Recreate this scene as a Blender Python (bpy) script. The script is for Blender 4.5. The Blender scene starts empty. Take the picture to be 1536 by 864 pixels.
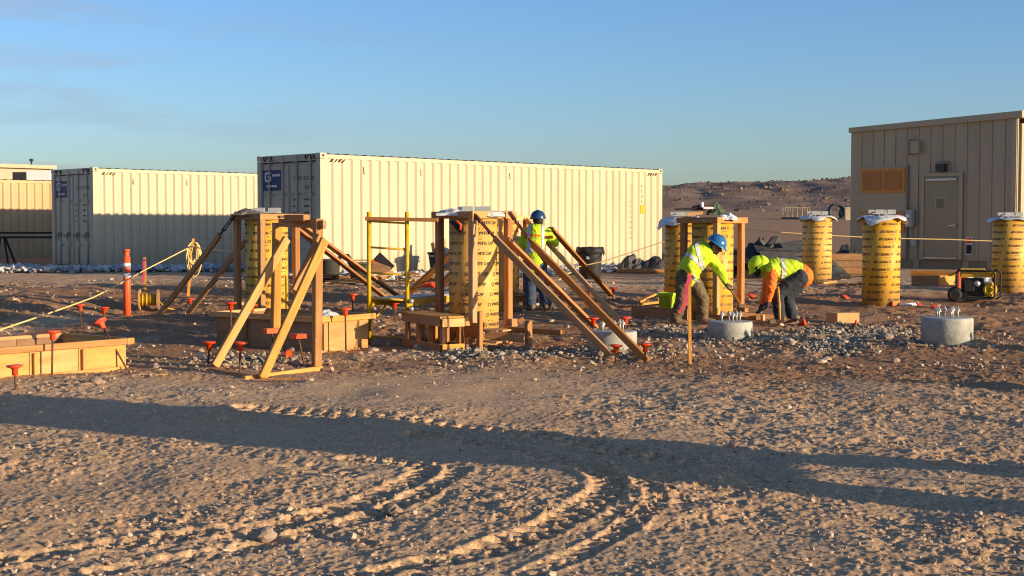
import bpy, bmesh, math, random
import numpy as np
from mathutils import Vector, Matrix, Quaternion
R = math.radians
random.seed(7)
S = bpy.context.scene
C = S.collection

# ---------------------------------------------------------------- camera, sky, sun, exposure
FPX, HC, PITCH = 2067.0, 1.53, 0.0435
cam = bpy.data.objects.new('camera', bpy.data.cameras.new('camera'))
C.objects.link(cam)
cam.data.sensor_width = 36.0
cam.data.lens = FPX / 1536 * 36.0
cam.data.clip_start = 0.1
cam.data.clip_end = 8000
cam.location = (0, 0, HC)
cam.rotation_euler = (R(90) - PITCH, 0, 0)
S.camera = cam

SUN_EL = R(8.5)
SUN_AZ = R(117)          # clockwise from +Y: to the right and a little behind the camera
w = bpy.data.worlds.new('World'); S.world = w; w.use_nodes = True
wn, wl = w.node_tree.nodes, w.node_tree.links
bg = wn['Background']
sky = wn.new('ShaderNodeTexSky'); sky.sky_type = 'NISHITA'; sky.sun_disc = False
sky.sun_elevation = SUN_EL; sky.sun_rotation = SUN_AZ
sky.altitude = 300; sky.air_density = 1.0; sky.dust_density = 1.05; sky.ozone_density = 3.0
# thin high cloud streaks
tc = wn.new('ShaderNodeTexCoord'); mp = wn.new('ShaderNodeMapping'); mp.inputs['Scale'].default_value = (2.2, 2.2, 17)
mp.inputs['Location'].default_value = (0.4, 0.1, 0.25)
nz = wn.new('ShaderNodeTexNoise'); nz.inputs['Scale'].default_value = 1.7; nz.inputs['Detail'].default_value = 4; nz.inputs['Roughness'].default_value = 0.55
rp = wn.new('ShaderNodeValToRGB'); rp.color_ramp.elements[0].position = 0.46; rp.color_ramp.elements[1].position = 0.66
rp.color_ramp.elements[0].color = (0, 0, 0, 1); rp.color_ramp.elements[1].color = (0.8, 0.8, 0.8, 1)
mx = wn.new('ShaderNodeMix'); mx.data_type = 'RGBA'
wl.new(tc.outputs['Generated'], mp.inputs['Vector']); wl.new(mp.outputs['Vector'], nz.inputs['Vector'])
wl.new(nz.outputs['Fac'], rp.inputs['Fac'])
sx = wn.new('ShaderNodeSeparateXYZ'); wl.new(tc.outputs['Generated'], sx.inputs[0]); mr_ = wn.new('ShaderNodeMapRange'); mr_.inputs['From Min'].default_value = 0.02; mr_.inputs['From Max'].default_value = -0.30
mr_.interpolation_type = 'SMOOTHSTEP'; wl.new(sx.outputs['X'], mr_.inputs['Value']); mm_ = wn.new('ShaderNodeMath'); mm_.operation = 'MULTIPLY'   # the cloud bank lies to the left
wl.new(rp.outputs['Color'], mm_.inputs[0]); wl.new(mr_.outputs[0], mm_.inputs[1]); wl.new(mm_.outputs[0], mx.inputs['Factor'])
hs = wn.new('ShaderNodeHueSaturation'); hs.inputs['Saturation'].default_value = 0.50; hs.inputs['Value'].default_value = 0.72
wl.new(sky.outputs['Color'], hs.inputs['Color'])
wl.new(sky.outputs['Color'], mx.inputs['A']); wl.new(hs.outputs['Color'], mx.inputs['B'])
tn = wn.new('ShaderNodeMix'); tn.data_type = 'RGBA'; tn.blend_type = 'MULTIPLY'; tn.inputs['Factor'].default_value = 1.0
tn.inputs['B'].default_value = (.90, .95, 1.15, 1); wl.new(mx.outputs['Result'], tn.inputs['A'])
sa = wn.new('ShaderNodeHueSaturation'); sa.inputs['Saturation'].default_value = 1.04; sa.inputs['Value'].default_value = 0.90; wl.new(tn.outputs['Result'], sa.inputs['Color'])
wl.new(sa.outputs['Color'], bg.inputs['Color'])
bg.inputs['Strength'].default_value = 0.13

sun = bpy.data.objects.new('sun', bpy.data.lights.new('sun', 'SUN')); C.objects.link(sun)
sun.data.energy = 4.5; sun.data.angle = R(0.5); sun.data.color = (1.0, 0.79, 0.52)
to_sun = Vector((math.sin(SUN_AZ) * math.cos(SUN_EL), math.cos(SUN_AZ) * math.cos(SUN_EL), math.sin(SUN_EL)))
sun.rotation_euler = to_sun.to_track_quat('Z', 'Y').to_euler()
sun.location = (30, -15, 20)

vs = S.view_settings
vs.view_transform = 'Standard'; vs.look = 'None'; vs.exposure = 0.84; vs.gamma = 1.0; vs.use_curve_mapping = False
S.render.engine = 'CYCLES'
S.cycles.use_denoising = True
S.cycles.filter_width = 1.15
S.cycles.sample_clamp_indirect = 4.0
S.cycles.max_bounces = 6

# ---------------------------------------------------------------- placing helpers
def at(px, py, D):
    u = (px - 768) / FPX; v = -(py - 432) / FPX
    c, s = math.cos(PITCH), math.sin(PITCH)
    k = D / (c + v * s)
    return Vector((u * k, D, HC + (v * c - s) * k))

# ---------------------------------------------------------------- terrain
def sst(a, b, x):
    t = np.clip((x - a) / (b - a), 0, 1); return t * t * (3 - 2 * t)
def _h(ix, iy, seed):
    n = (ix.astype(np.int64) * 374761393 + iy.astype(np.int64) * 668265263 + seed * 982451653) & 0xffffffff
    n = ((n ^ (n >> 13)) * 1274126177) & 0xffffffff
    n = (n ^ (n >> 16)) & 0xffffff
    return n / float(0xffffff)
def vn(x, y, seed=0):
    ix = np.floor(x); iy = np.floor(y); fx = x - ix; fy = y - iy
    fx = fx * fx * fx * (fx * (fx * 6 - 15) + 10); fy = fy * fy * fy * (fy * (fy * 6 - 15) + 10)
    a = _h(ix, iy, seed); b = _h(ix + 1, iy, seed); c = _h(ix, iy + 1, seed); d = _h(ix + 1, iy + 1, seed)
    return (a + (b - a) * fx) * (1 - fy) + (c + (d - c) * fx) * fy
def fbm(x, y, seed=0, oct=4, gain=0.5):
    s = 0; a = 1; t = 0
    for i in range(oct):
        s = s + a * vn(x * 2 ** i + 17.3 * i, y * 2 ** i - 9.1 * i, seed + i); t += a; a *= gain
    return s / t

CP = []      # control points: where the ground meets the things on it
def base_h(x, y):
    z = 0.33 * sst(18, 29, y) + 0.10 * sst(29, 40, y) + np.clip(y - 42, 0, 70) * 0.026 + np.clip(y - 112, 0, 90) * 0.022
    return z
def smooth_h(x, y):
    x = np.asarray(x, float); y = np.asarray(y, float)
    b = base_h(x, y)
    num = np.zeros_like(b); den = np.full_like(b, 0.25)
    for (cx, cy, cz, sg) in CP:
        wgt = np.exp(-((x - cx) ** 2 + (y - cy) ** 2) / (2 * sg * sg))
        num += wgt * (cz - float(base_h(np.float64(cx), np.float64(cy)))); den += wgt
    return b + num / den
def gz(x, y): return float(smooth_h(np.array([x]), np.array([y]))[0])
def cp(px, py, D, sg=0.8):
    p = at(px, py, D); CP.append((p.x, p.y, p.z, sg)); return p
def on(px, D, dz=0.0):
    x = (px - 768) / FPX * D
    for _ in range(3):
        z = gz(x, D); x = at(px, 432, D).x * 1.0
        # keep the pixel column exact for the point's own height
        v = 0
        c, s = math.cos(PITCH), math.sin(PITCH)
        dep = D * c - (z - HC) * s
        x = (px - 768) / FPX * dep
    return Vector((x, D, gz(x, D) + dz))

CT, CB1, CB2, CB3 = cp(711, 517, 18.1), cp(918, 533, 16.6), cp(1095, 508, 18.3), cp(1420, 515, 17.0)
T1321, T1225, T1508 = cp(1321, 458, 24.3), cp(1225, 425, 30.9, 1.5), cp(1513, 437, 27.0, 1.2)
W3, W1, W2 = cp(806, 466, 22.6), cp(1038, 486, 20.2, .6), cp(1182, 486, 20.2, .7)
TL, TR = cp(401, 492, 21.1), cp(1068, 482, 21.7, .6)
TC2, TR2 = cp(750, 462, 23.5), cp(1024, 466, 24.6)
GEN = cp(1463, 452, 25.0, 1.0)
CAN = cp(885, 420, 32.5, 1.5)
DEL = cp(191, 478, 23.6)
cp(250, 500, 19.5, 2); cp(50, 560, 14.3, 1.2); cp(1270, 485, 20.4, .8); cp(1000, 560, 14.5, 2); cp(1400, 600, 12.2, 2); cp(420, 560, 14.5, 1.5)
cp(1180, 455, 25, 1.5); cp(930, 455, 25, 1.5); cp(330, 425, 28, 2.0); cp(100, 425, 28, 2.5)

# ---------------------------------------------------------------- materials
def mat(name, col, rough=0.7, metal=0.0, var=0.0, scale=6.0, bump=0.0, bscale=40.0, rnd=0.0, col2=None, stretch=None, spec=0.35, detail=5):
    m = bpy.data.materials.new(name); m.use_nodes = True
    n, l = m.node_tree.nodes, m.node_tree.links
    p = n['Principled BSDF']; p.inputs['Roughness'].default_value = rough; p.inputs['Metallic'].default_value = metal
    p.inputs['Specular IOR Level'].default_value = spec
    t = n.new('ShaderNodeTexCoord'); mpg = n.new('ShaderNodeMapping'); l.new(t.outputs['Object'], mpg.inputs['Vector'])
    if stretch: mpg.inputs['Scale'].default_value = stretch
    oi = n.new('ShaderNodeObjectInfo')
    ml = n.new('ShaderNodeVectorMath'); ml.operation = 'SCALE'; ml.inputs['Scale'].default_value = 37.0
    cb = n.new('ShaderNodeCombineXYZ'); l.new(oi.outputs['Random'], cb.inputs[0]); l.new(oi.outputs['Random'], cb.inputs[1])
    l.new(cb.outputs[0], ml.inputs[0]); l.new(ml.outputs[0], mpg.inputs['Location'])
    nt = n.new('ShaderNodeTexNoise'); nt.inputs['Scale'].default_value = scale; nt.inputs['Detail'].default_value = detail; nt.inputs['Roughness'].default_value = 0.62
    l.new(mpg.outputs[0], nt.inputs['Vector'])
    c2 = col2 if col2 else tuple(max(0, c * (1 - var)) for c in col)
    c1 = col if col2 else tuple(min(1, c * (1 + var * 0.6)) for c in col)
    rr = n.new('ShaderNodeValToRGB'); rr.color_ramp.elements[0].position = 0.33; rr.color_ramp.elements[1].position = 0.67
    rr.color_ramp.elements[0].color = (*c2, 1); rr.color_ramp.elements[1].color = (*c1, 1)
    l.new(nt.outputs['Fac'], rr.inputs['Fac'])
    out = rr.outputs['Color']
    if rnd:
        h = n.new('ShaderNodeHueSaturation'); mr = n.new('ShaderNodeMapRange'); mr.inputs['To Min'].default_value = 1 - rnd; mr.inputs['To Max'].default_value = 1 + rnd * 0.6
        l.new(oi.outputs['Random'], mr.inputs['Value']); l.new(mr.outputs[0], h.inputs['Value']); l.new(out, h.inputs['Color'])
        fm = n.new('ShaderNodeMath'); fm.operation = 'MULTIPLY'; fm.inputs[1].default_value = 7.31; fr_ = n.new('ShaderNodeMath'); fr_.operation = 'FRACT'; m2 = n.new('ShaderNodeMapRange'); m2.inputs['To Min'].default_value = 1 - rnd * .3; m2.inputs['To Max'].default_value = 1.08
        l.new(oi.outputs['Random'], fm.inputs[0]); l.new(fm.outputs[0], fr_.inputs[0]); l.new(fr_.outputs[0], m2.inputs['Value']); l.new(m2.outputs[0], h.inputs['Saturation']); out = h.outputs['Color']
    l.new(out, p.inputs['Base Color'])
    if bump:
        b = n.new('ShaderNodeBump'); b.inputs['Strength'].default_value = bump; b.inputs['Distance'].default_value = 0.01
        n2 = n.new('ShaderNodeTexNoise'); n2.inputs['Scale'].default_value = bscale; n2.inputs['Detail'].default_value = 4
        l.new(mpg.outputs[0], n2.inputs['Vector']); l.new(n2.outputs['Fac'], b.inputs['Height']); l.new(b.outputs[0], p.inputs['Normal'])
    return m
M = {}
M['wood'] = mat('lumber', (.64, .325, .088), .75, col2=(.45, .195, .046), scale=5, stretch=(.35, 5, 5), bump=.25, bscale=12, rnd=.42)
M['woodr'] = mat('reddish_lumber', (.47, .215, .066), .75, col2=(.30, .12, .036), scale=5, stretch=(.35, 5, 5), bump=.25, bscale=12, rnd=.25)
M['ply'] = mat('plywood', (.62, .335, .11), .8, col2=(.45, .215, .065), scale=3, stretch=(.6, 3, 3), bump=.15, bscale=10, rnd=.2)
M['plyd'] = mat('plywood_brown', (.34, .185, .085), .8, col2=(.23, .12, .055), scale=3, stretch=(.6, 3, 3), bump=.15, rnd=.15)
M['tube'] = mat('waxed_fibre_tube', (.72, .41, .085), .55, col2=(.62, .33, .062), scale=7, bump=.1, bscale=9, rnd=.08)
M['ink'] = mat('printing_ink', (.035, .025, .018), .6)
M['ink2'] = mat('worn_printing_ink', (.20, .115, .035), .6)
M['cream'] = mat('cream_container_paint', (.50, .43, .285), .55, col2=(.45, .38, .25), scale=1.2, stretch=(1, 1, .35), bump=.05, bscale=5)
M['tan'] = mat('tan_container_paint', (.50, .345, .17), .6, col2=(.44, .29, .14), scale=1.2, stretch=(1, 1, .35))
M['creamd'] = mat('cream_door_paint', (.58, .50, .365), .55, col2=(.51, .44, .32), scale=1.5, bump=.05)  # same cream as the sides, lightened to lift the shaded doors
M['cream_shaded'] = mat('cream_paint_shaded', (.47, .405, .30), .55, col2=(.41, .35, .26), scale=1.5, bump=.05)  # same cream as the sides, shade on the doors put into the tone
M['navy'] = mat('navy_panel', (.02, .025, .10), .5)
M['white'] = mat('white_print', (.75, .75, .72), .6)
M['black'] = mat('black_rubber', (.018, .017, .017), .65, var=.3)
M['blackp'] = mat('black_plastic', (.03, .03, .032), .45, var=.2, bump=.1)
M['steel'] = mat('galvanised_steel', (.50, .49, .46), .45, .6, var=.25, scale=20)
M['rust'] = mat('rusty_steel', (.13, .06, .035), .8, .2, var=.5, scale=30)
M['redp'] = mat('maroon_painted_steel', (.10, .025, .02), .55, .1, var=.3)
M['orange'] = mat('orange_plastic', (.80, .105, .02), .45, var=.12, rnd=.12)
M['oranged'] = mat('orange_red_plastic', (.72, .07, .02), .45, var=.12, rnd=.1)
M['pink'] = mat('pink_flagging', (.85, .10, .16), .6, var=.1)
M['rope'] = mat('yellow_rope', (.75, .52, .20), .8, var=.25, scale=60)
M['cord'] = mat('yellow_cord', (.72, .42, .03), .7, var=.3, scale=40)
M['yellow'] = mat('yellow_enamel', (.62, .37, .02), .45, var=.25, scale=14, rnd=.1)
M['concrete'] = mat('fresh_concrete', (.42, .41, .36), .85, col2=(.29, .285, .25), scale=7, bump=.5, bscale=26)
M['plastic'] = mat('plastic_sheet', (.58, .57, .54), .35, var=.25, scale=9, bump=.4, bscale=12)
M['blanket'] = mat('grey_blanket', (.10, .095, .09), .8, var=.4, bump=.4, bscale=14)
M['bucket'] = mat('lime_bucket', (.50, .72, .02), .4, var=.1)
M['siding'] = mat('olive_siding', (.40, .325, .215), .6, col2=(.355, .285, .19), scale=1.3, stretch=(1, 1, .3))
M['sidingl'] = mat('pale_siding', (.42, .34, .22), .6, var=.1)
M['trim'] = mat('dark_trim', (.24, .19, .125), .6, var=.1)
M['doorp'] = mat('olive_door', (.29, .235, .15), .5, var=.08)
M['glass'] = mat('wired_glass', (.11, .11, .07), .2, var=.2)
M['grey'] = mat('grey_enclosure', (.33, .34, .33), .5, var=.1)
M['hivis'] = mat('lime_safety_fabric', (.52, .69, .02), .75, col2=(.39, .55, .016), scale=7, bump=.5, bscale=9)
M['hiorange'] = mat('orange_safety_fabric', (.86, .16, .015), .75, var=.12, bump=.5, bscale=9)
M['silver'] = mat('reflective_tape', (.50, .50, .49), .35, var=.15)
M['jeans'] = mat('blue_denim', (.05, .075, .125), .85, col2=(.028, .042, .075), scale=9, bump=.5, bscale=10)
M['jeansd'] = mat('black_denim', (.032, .04, .05), .85, col2=(.016, .02, .026), scale=9, bump=.5, bscale=10)
M['khaki'] = mat('brown_work_trousers', (.17, .12, .062), .85, col2=(.10, .07, .036), scale=9, bump=.5, bscale=10)
M['skin'] = mat('skin', (.25, .125, .075), .55, var=.12)
M['hair'] = mat('dark_hair', (.02, .014, .01), .7)
M['boot'] = mat('tan_leather', (.20, .13, .075), .7, var=.3)
M['glovew'] = mat('pale_glove', (.50, .50, .48), .8, var=.2)
M['gloved'] = mat('dark_glove', (.05, .05, .048), .8, var=.3)
M['hatb'] = mat('blue_hard_hat', (.025, .13, .32), .25, var=.1, spec=.5)
M['hatn'] = mat('navy_hard_hat', (.018, .055, .12), .25, var=.1, spec=.5)
M['rock'] = mat('stone', (.36, .27, .195), .9, col2=(.27, .195, .135), scale=5, bump=.5, bscale=14, rnd=.25)
M['tarp'] = mat('black_sheeting', (.035, .033, .03), .6, var=.4, bump=.4, bscale=6)
M['tarpg'] = mat('grey_felt', (.085, .082, .072), .8, var=.3, bump=.3, bscale=6)
M['card'] = mat('cardboard', (.50, .295, .125), .85, var=.15)
M['louvre'] = mat('orange_stained_wood', (.60, .25, .055), .6, col2=(.48, .19, .04), scale=4, stretch=(1, 1, 6))
M['louvred'] = mat('dark_stained_panel', (.43, .175, .04), .6, col2=(.33, .13, .03), scale=4)
M['green'] = mat('green_canvas', (.075, .10, .055), .8, var=.2)
M['poly'] = mat('dark_green_hose', (.05, .065, .06), .6, var=.3)

def weather(m, dirt=(.30, .215, .14), z0=.10, z1=.75, rust=.5):
    """vertical run-off streaks, a few rust blooms and dust splashed up from the ground"""
    n, l = m.node_tree.nodes, m.node_tree.links; p = n['Principled BSDF']; src = p.inputs['Base Color'].links[0].from_socket
    t = n.new('ShaderNodeTexCoord'); mpg = n.new('ShaderNodeMapping'); mpg.inputs['Scale'].default_value = (7, 7, .35); l.new(t.outputs['Object'], mpg.inputs['Vector'])
    a = n.new('ShaderNodeTexNoise'); a.inputs['Scale'].default_value = 2.2; a.inputs['Detail'].default_value = 6; l.new(mpg.outputs[0], a.inputs['Vector'])
    r = n.new('ShaderNodeMapRange'); r.inputs['From Min'].default_value = .56; r.inputs['From Max'].default_value = .80; r.inputs['To Max'].default_value = .40 * rust; l.new(a.outputs['Fac'], r.inputs['Value'])
    x = n.new('ShaderNodeMix'); x.data_type = 'RGBA'; x.inputs['B'].default_value = (.22, .13, .07, 1); l.new(r.outputs[0], x.inputs['Factor']); l.new(src, x.inputs['A'])
    s_ = n.new('ShaderNodeSeparateXYZ'); l.new(t.outputs['Object'], s_.inputs[0]); z = n.new('ShaderNodeMapRange'); z.inputs['From Min'].default_value = z1; z.inputs['From Max'].default_value = z0; l.new(s_.outputs['Z'], z.inputs['Value'])
    b = n.new('ShaderNodeTexNoise'); b.inputs['Scale'].default_value = 3.0; b.inputs['Detail'].default_value = 7; l.new(t.outputs['Object'], b.inputs['Vector'])
    k = n.new('ShaderNodeMath'); k.operation = 'MULTIPLY'; l.new(z.outputs[0], k.inputs[0]); l.new(b.outputs['Fac'], k.inputs[1])
    k2 = n.new('ShaderNodeMath'); k2.operation = 'MULTIPLY'; k2.inputs[1].default_value = .9; l.new(k.outputs[0], k2.inputs[0])
    y = n.new('ShaderNodeMix'); y.data_type = 'RGBA'; y.inputs['B'].default_value = (*dirt, 1); l.new(k2.outputs[0], y.inputs['Factor']); l.new(x.outputs['Result'], y.inputs['A']); l.new(y.outputs['Result'], p.inputs['Base Color'])
for k_ in ('cream', 'tan', 'creamd', 'cream_shaded'): weather(M[k_], rust=.75)
weather(M['tube'], (.36, .25, .15), .0, .38, .22)
weather(M['siding'], rust=.3)
def knots(m, k=.75):
    n, l = m.node_tree.nodes, m.node_tree.links; p = n['Principled BSDF']; src = p.inputs['Base Color'].links[0].from_socket
    mpg = next(q for q in n if q.type == 'MAPPING'); v = n.new('ShaderNodeTexVoronoi'); v.inputs['Scale'].default_value = 1.6; l.new(mpg.outputs[0], v.inputs['Vector'])
    r = n.new('ShaderNodeMapRange'); r.inputs['From Min'].default_value = .10; r.inputs['From Max'].default_value = .05; r.inputs['To Max'].default_value = k; l.new(v.outputs['Distance'], r.inputs['Value'])
    b = n.new('ShaderNodeTexNoise'); b.inputs['Scale'].default_value = 9; b.inputs['Detail'].default_value = 5; t = n.new('ShaderNodeTexCoord'); l.new(t.outputs['Object'], b.inputs['Vector'])
    r2 = n.new('ShaderNodeMapRange'); r2.inputs['From Min'].default_value = .58; r2.inputs['From Max'].default_value = .78; r2.inputs['To Max'].default_value = .45; l.new(b.outputs['Fac'], r2.inputs['Value'])
    x = n.new('ShaderNodeMix'); x.data_type = 'RGBA'; x.inputs['B'].default_value = (.16, .07, .028, 1); l.new(r.outputs[0], x.inputs['Factor']); l.new(src, x.inputs['A'])
    y = n.new('ShaderNodeMix'); y.data_type = 'RGBA'; y.inputs['B'].default_value = (.36, .27, .19, 1); l.new(r2.outputs[0], y.inputs['Factor']); l.new(x.outputs['Result'], y.inputs['A']); l.new(y.outputs['Result'], p.inputs['Base Color'])
for k_ in ('wood', 'woodr', 'ply', 'plyd'): knots(M[k_])
knots(M['tube'], .12)

def soil():
    m = bpy.data.materials.new('desert_soil'); m.use_nodes = True
    n, l = m.node_tree.nodes, m.node_tree.links
    p = n['Principled BSDF']; p.inputs['Roughness'].default_value = 0.95; p.inputs['Specular IOR Level'].default_value = 0.15
    t = n.new('ShaderNodeTexCoord')
    def noise(sc, det=6, ro=.6):
        q = n.new('ShaderNodeTexNoise'); q.inputs['Scale'].default_value = sc; q.inputs['Detail'].default_value = det; q.inputs['Roughness'].default_value = ro
        l.new(t.outputs['Object'], q.inputs['Vector']); return q
    def ramp(src, a, b, ca, cb_):
        q = n.new('ShaderNodeValToRGB'); q.color_ramp.elements[0].position = a; q.color_ramp.elements[1].position = b
        q.color_ramp.elements[0].color = (*ca, 1); q.color_ramp.elements[1].color = (*cb_, 1); l.new(src, q.inputs['Fac']); return q
    def mixc(f, a, b):
        q = n.new('ShaderNodeMix'); q.data_type = 'RGBA'; l.new(f, q.inputs['Factor']); l.new(a, q.inputs['A']); l.new(b, q.inputs['B']); return q.outputs['Result']
    big = noise(.35, 5); red = ramp(big.outputs['Fac'], .40, .64, (.64, .425, .245), (.63, .375, .19))
    mid = noise(5.5, 7, .7); md = ramp(mid.outputs['Fac'], .34, .68, (.49, .315, .175), (.70, .475, .275))
    q = n.new('ShaderNodeMix'); q.data_type = 'RGBA'; q.inputs['Factor'].default_value = .5
    l.new(red.outputs[0], q.inputs['A']); l.new(md.outputs[0], q.inputs['B']); col = q.outputs['Result']
    am_ = n.new('ShaderNodeAttribute'); am_.attribute_name = 'moist'
    q3 = n.new('ShaderNodeMix'); q3.data_type = 'RGBA'; q3.blend_type = 'MULTIPLY'; q3.inputs['B'].default_value = (.60, .50, .44, 1)
    l.new(am_.outputs['Fac'], q3.inputs['Factor']); l.new(col, q3.inputs['A']); col = q3.outputs['Result']
    at_ = n.new('ShaderNodeAttribute'); at_.attribute_name = 'gravelly'
    gn = noise(28, 4, .7); gr = ramp(gn.outputs['Fac'], .35, .66, (.19, .155, .115), (.42, .35, .26))
    col = mixc(at_.outputs['Fac'], col, gr.outputs[0])
    fine = noise(75, 3, .7); fr = ramp(fine.outputs['Fac'], .36, .60, (.72, .70, .68), (1.08, 1.08, 1.08))
    q2 = n.new('ShaderNodeMix'); q2.data_type = 'RGBA'; q2.blend_type = 'MULTIPLY'; q2.inputs['Factor'].default_value = .8
    l.new(col, q2.inputs['A']); l.new(fr.outputs[0], q2.inputs['B'])
    vo = n.new('ShaderNodeTexVoronoi'); vo.inputs['Scale'].default_value = 85; l.new(t.outputs['Object'], vo.inputs['Vector'])
    sp_ = n.new('ShaderNodeSeparateColor'); l.new(vo.outputs['Color'], sp_.inputs[0]); gr2 = ramp(sp_.outputs[0], .15, .97, (.66, .64, .62), (1.25, 1.22, 1.18)); gr2.color_ramp.elements.new(.80).color = (1.0, 1.0, 1.0, 1)
    q4 = n.new('ShaderNodeMix'); q4.data_type = 'RGBA'; q4.blend_type = 'MULTIPLY'; q4.inputs['Factor'].default_value = .75; l.new(q2.outputs['Result'], q4.inputs['A']); l.new(gr2.outputs[0], q4.inputs['B'])
    l.new(q4.outputs['Result'], p.inputs['Base Color'])
    b1 = n.new('ShaderNodeBump'); b1.inputs['Strength'].default_value = .7; b1.inputs['Distance'].default_value = .01
    bn = noise(60, 6, .8); l.new(bn.outputs['Fac'], b1.inputs['Height']); l.new(b1.outputs[0], p.inputs['Normal'])
    return m
M['soil'] = soil()

# ---------------------------------------------------------------- object helpers
def thing(name, label, cat, loc=(0, 0, 0), group=None, rz=0):
    o = bpy.data.objects.new(name, None); C.objects.link(o); o.location = loc; o.rotation_euler = (0, 0, rz)
    o.empty_display_size = .1
    o['label'] = label; o['category'] = cat
    if group: o['group'] = group
    return o
def tag(o, label, cat, group=None):
    o['label'] = label; o['category'] = cat
    if group: o['group'] = group
    return o
def link_mesh(name, me, m, parent=None, smooth=False, sub=(0, 0, 0)):
    if m is not None:
        me.materials.clear(); me.materials.append(M[m] if isinstance(m, str) else m)
    if smooth:
        me.polygons.foreach_set('use_smooth', [True] * len(me.polygons))
    o = bpy.data.objects.new(name, me); C.objects.link(o)
    if parent: o.parent = parent
    return o
def root_of(p):
    t = Vector((0, 0, 0))
    while p is not None:
        t += p.location; p = p.parent
    return t

class MB:
    def __init__(s): s.v = []; s.f = []
    def add(s, vs, fs):
        n = len(s.v); s.v += [tuple(q) for q in vs]; s.f += [tuple(i + n for i in f) for f in fs]; return s
    def box(s, x0, x1, y0, y1, z0, z1):
        return s.add([(x0, y0, z0), (x1, y0, z0), (x1, y1, z0), (x0, y1, z0), (x0, y0, z1), (x1, y0, z1), (x1, y1, z1), (x0, y1, z1)],
                     [(0, 3, 2, 1), (4, 5, 6, 7), (0, 1, 5, 4), (1, 2, 6, 5), (2, 3, 7, 6), (3, 0, 4, 7)])
    def beam(s, p0, p1, wd, ht, up=(0, 0, 1)):
        p0, p1 = Vector(p0), Vector(p1); a = (p1 - p0).normalized(); up = Vector(up)
        if abs(a.dot(up)) > .98: up = Vector((.7, .7, 0))
        y = up.cross(a).normalized(); z = a.cross(y)
        vv = []
        for q in (p0, p1):
            for sy, sz in ((-1, -1), (1, -1), (1, 1), (-1, 1)): vv.append(q + y * (sy * wd / 2) + z * (sz * ht / 2))
        return s.add(vv, [(0, 3, 2, 1), (4, 5, 6, 7), (0, 1, 5, 4), (1, 2, 6, 5), (2, 3, 7, 6), (3, 0, 4, 7)])
    def tube(s, pts, r, n=8, caps=True):
        pts = [Vector(p) for p in pts]; rs = r if isinstance(r, (list, tuple)) else [r] * len(pts)
        base = len(s.v); ref = None
        for i, p in enumerate(pts):
            d = (pts[min(i + 1, len(pts) - 1)] - pts[max(i - 1, 0)]).normalized()
            if ref is None: ref = d.orthogonal().normalized()
            ref = (ref - d * ref.dot(d)).normalized(); b = d.cross(ref)
            for k in range(n):
                a = 2 * math.pi * k / n; s.v.append(tuple(p + ref * (math.cos(a) * rs[i]) + b * (math.sin(a) * rs[i])))
        for i in range(len(pts) - 1):
            for k in range(n):
                k2 = (k + 1) % n; s.f.append((base + i * n + k, base + i * n + k2, base + (i + 1) * n + k2, base + (i + 1) * n + k))
        if caps:
            s.f.append(tuple(base + k for k in reversed(range(n)))); e = base + (len(pts) - 1) * n; s.f.append(tuple(e + k for k in range(n)))
        return s
    def lathe(s, prof, c=(0, 0, 0), n=24, axis=None):
        base = len(s.v); c = Vector(c)
        q = Vector((0, 0, 1)).rotation_difference(Vector(axis)) if axis is not None else Quaternion()
        for (r, z) in prof:
            for k in range(n):
                a = 2 * math.pi * k / n; s.v.append(tuple(c + q @ Vector((r * math.cos(a), r * math.sin(a), z))))
        for i in range(len(prof) - 1):
            for k in range(n):
                k2 = (k + 1) % n; s.f.append((base + i * n + k, base + i * n + k2, base + (i + 1) * n + k2, base + (i + 1) * n + k))
        if prof[0][0] > 1e-6: s.f.append(tuple(base + k for k in reversed(range(n))))
        if prof[-1][0] > 1e-6:
            e = base + (len(prof) - 1) * n; s.f.append(tuple(e + k for k in range(n)))
        return s
    def mesh(s, name, off=(0, 0, 0)):
        me = bpy.data.meshes.new(name); o = Vector(off)
        me.from_pydata([(a - o.x, b - o.y, c - o.z) for a, b, c in s.v], [], s.f); me.validate(); me.update(); return me
    def obj(s, name, m, parent=None, smooth=False, local=False):
        off = (0, 0, 0) if (local or parent is None) else root_of(parent)
        return link_mesh(name, s.mesh(name, off), m, parent, smooth)
    def top(s, name, m, label, cat, loc, group=None, smooth=False):
        o = link_mesh(name, s.mesh(name, loc), m, None, smooth); o.location = loc; return tag(o, label, cat, group)

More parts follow.
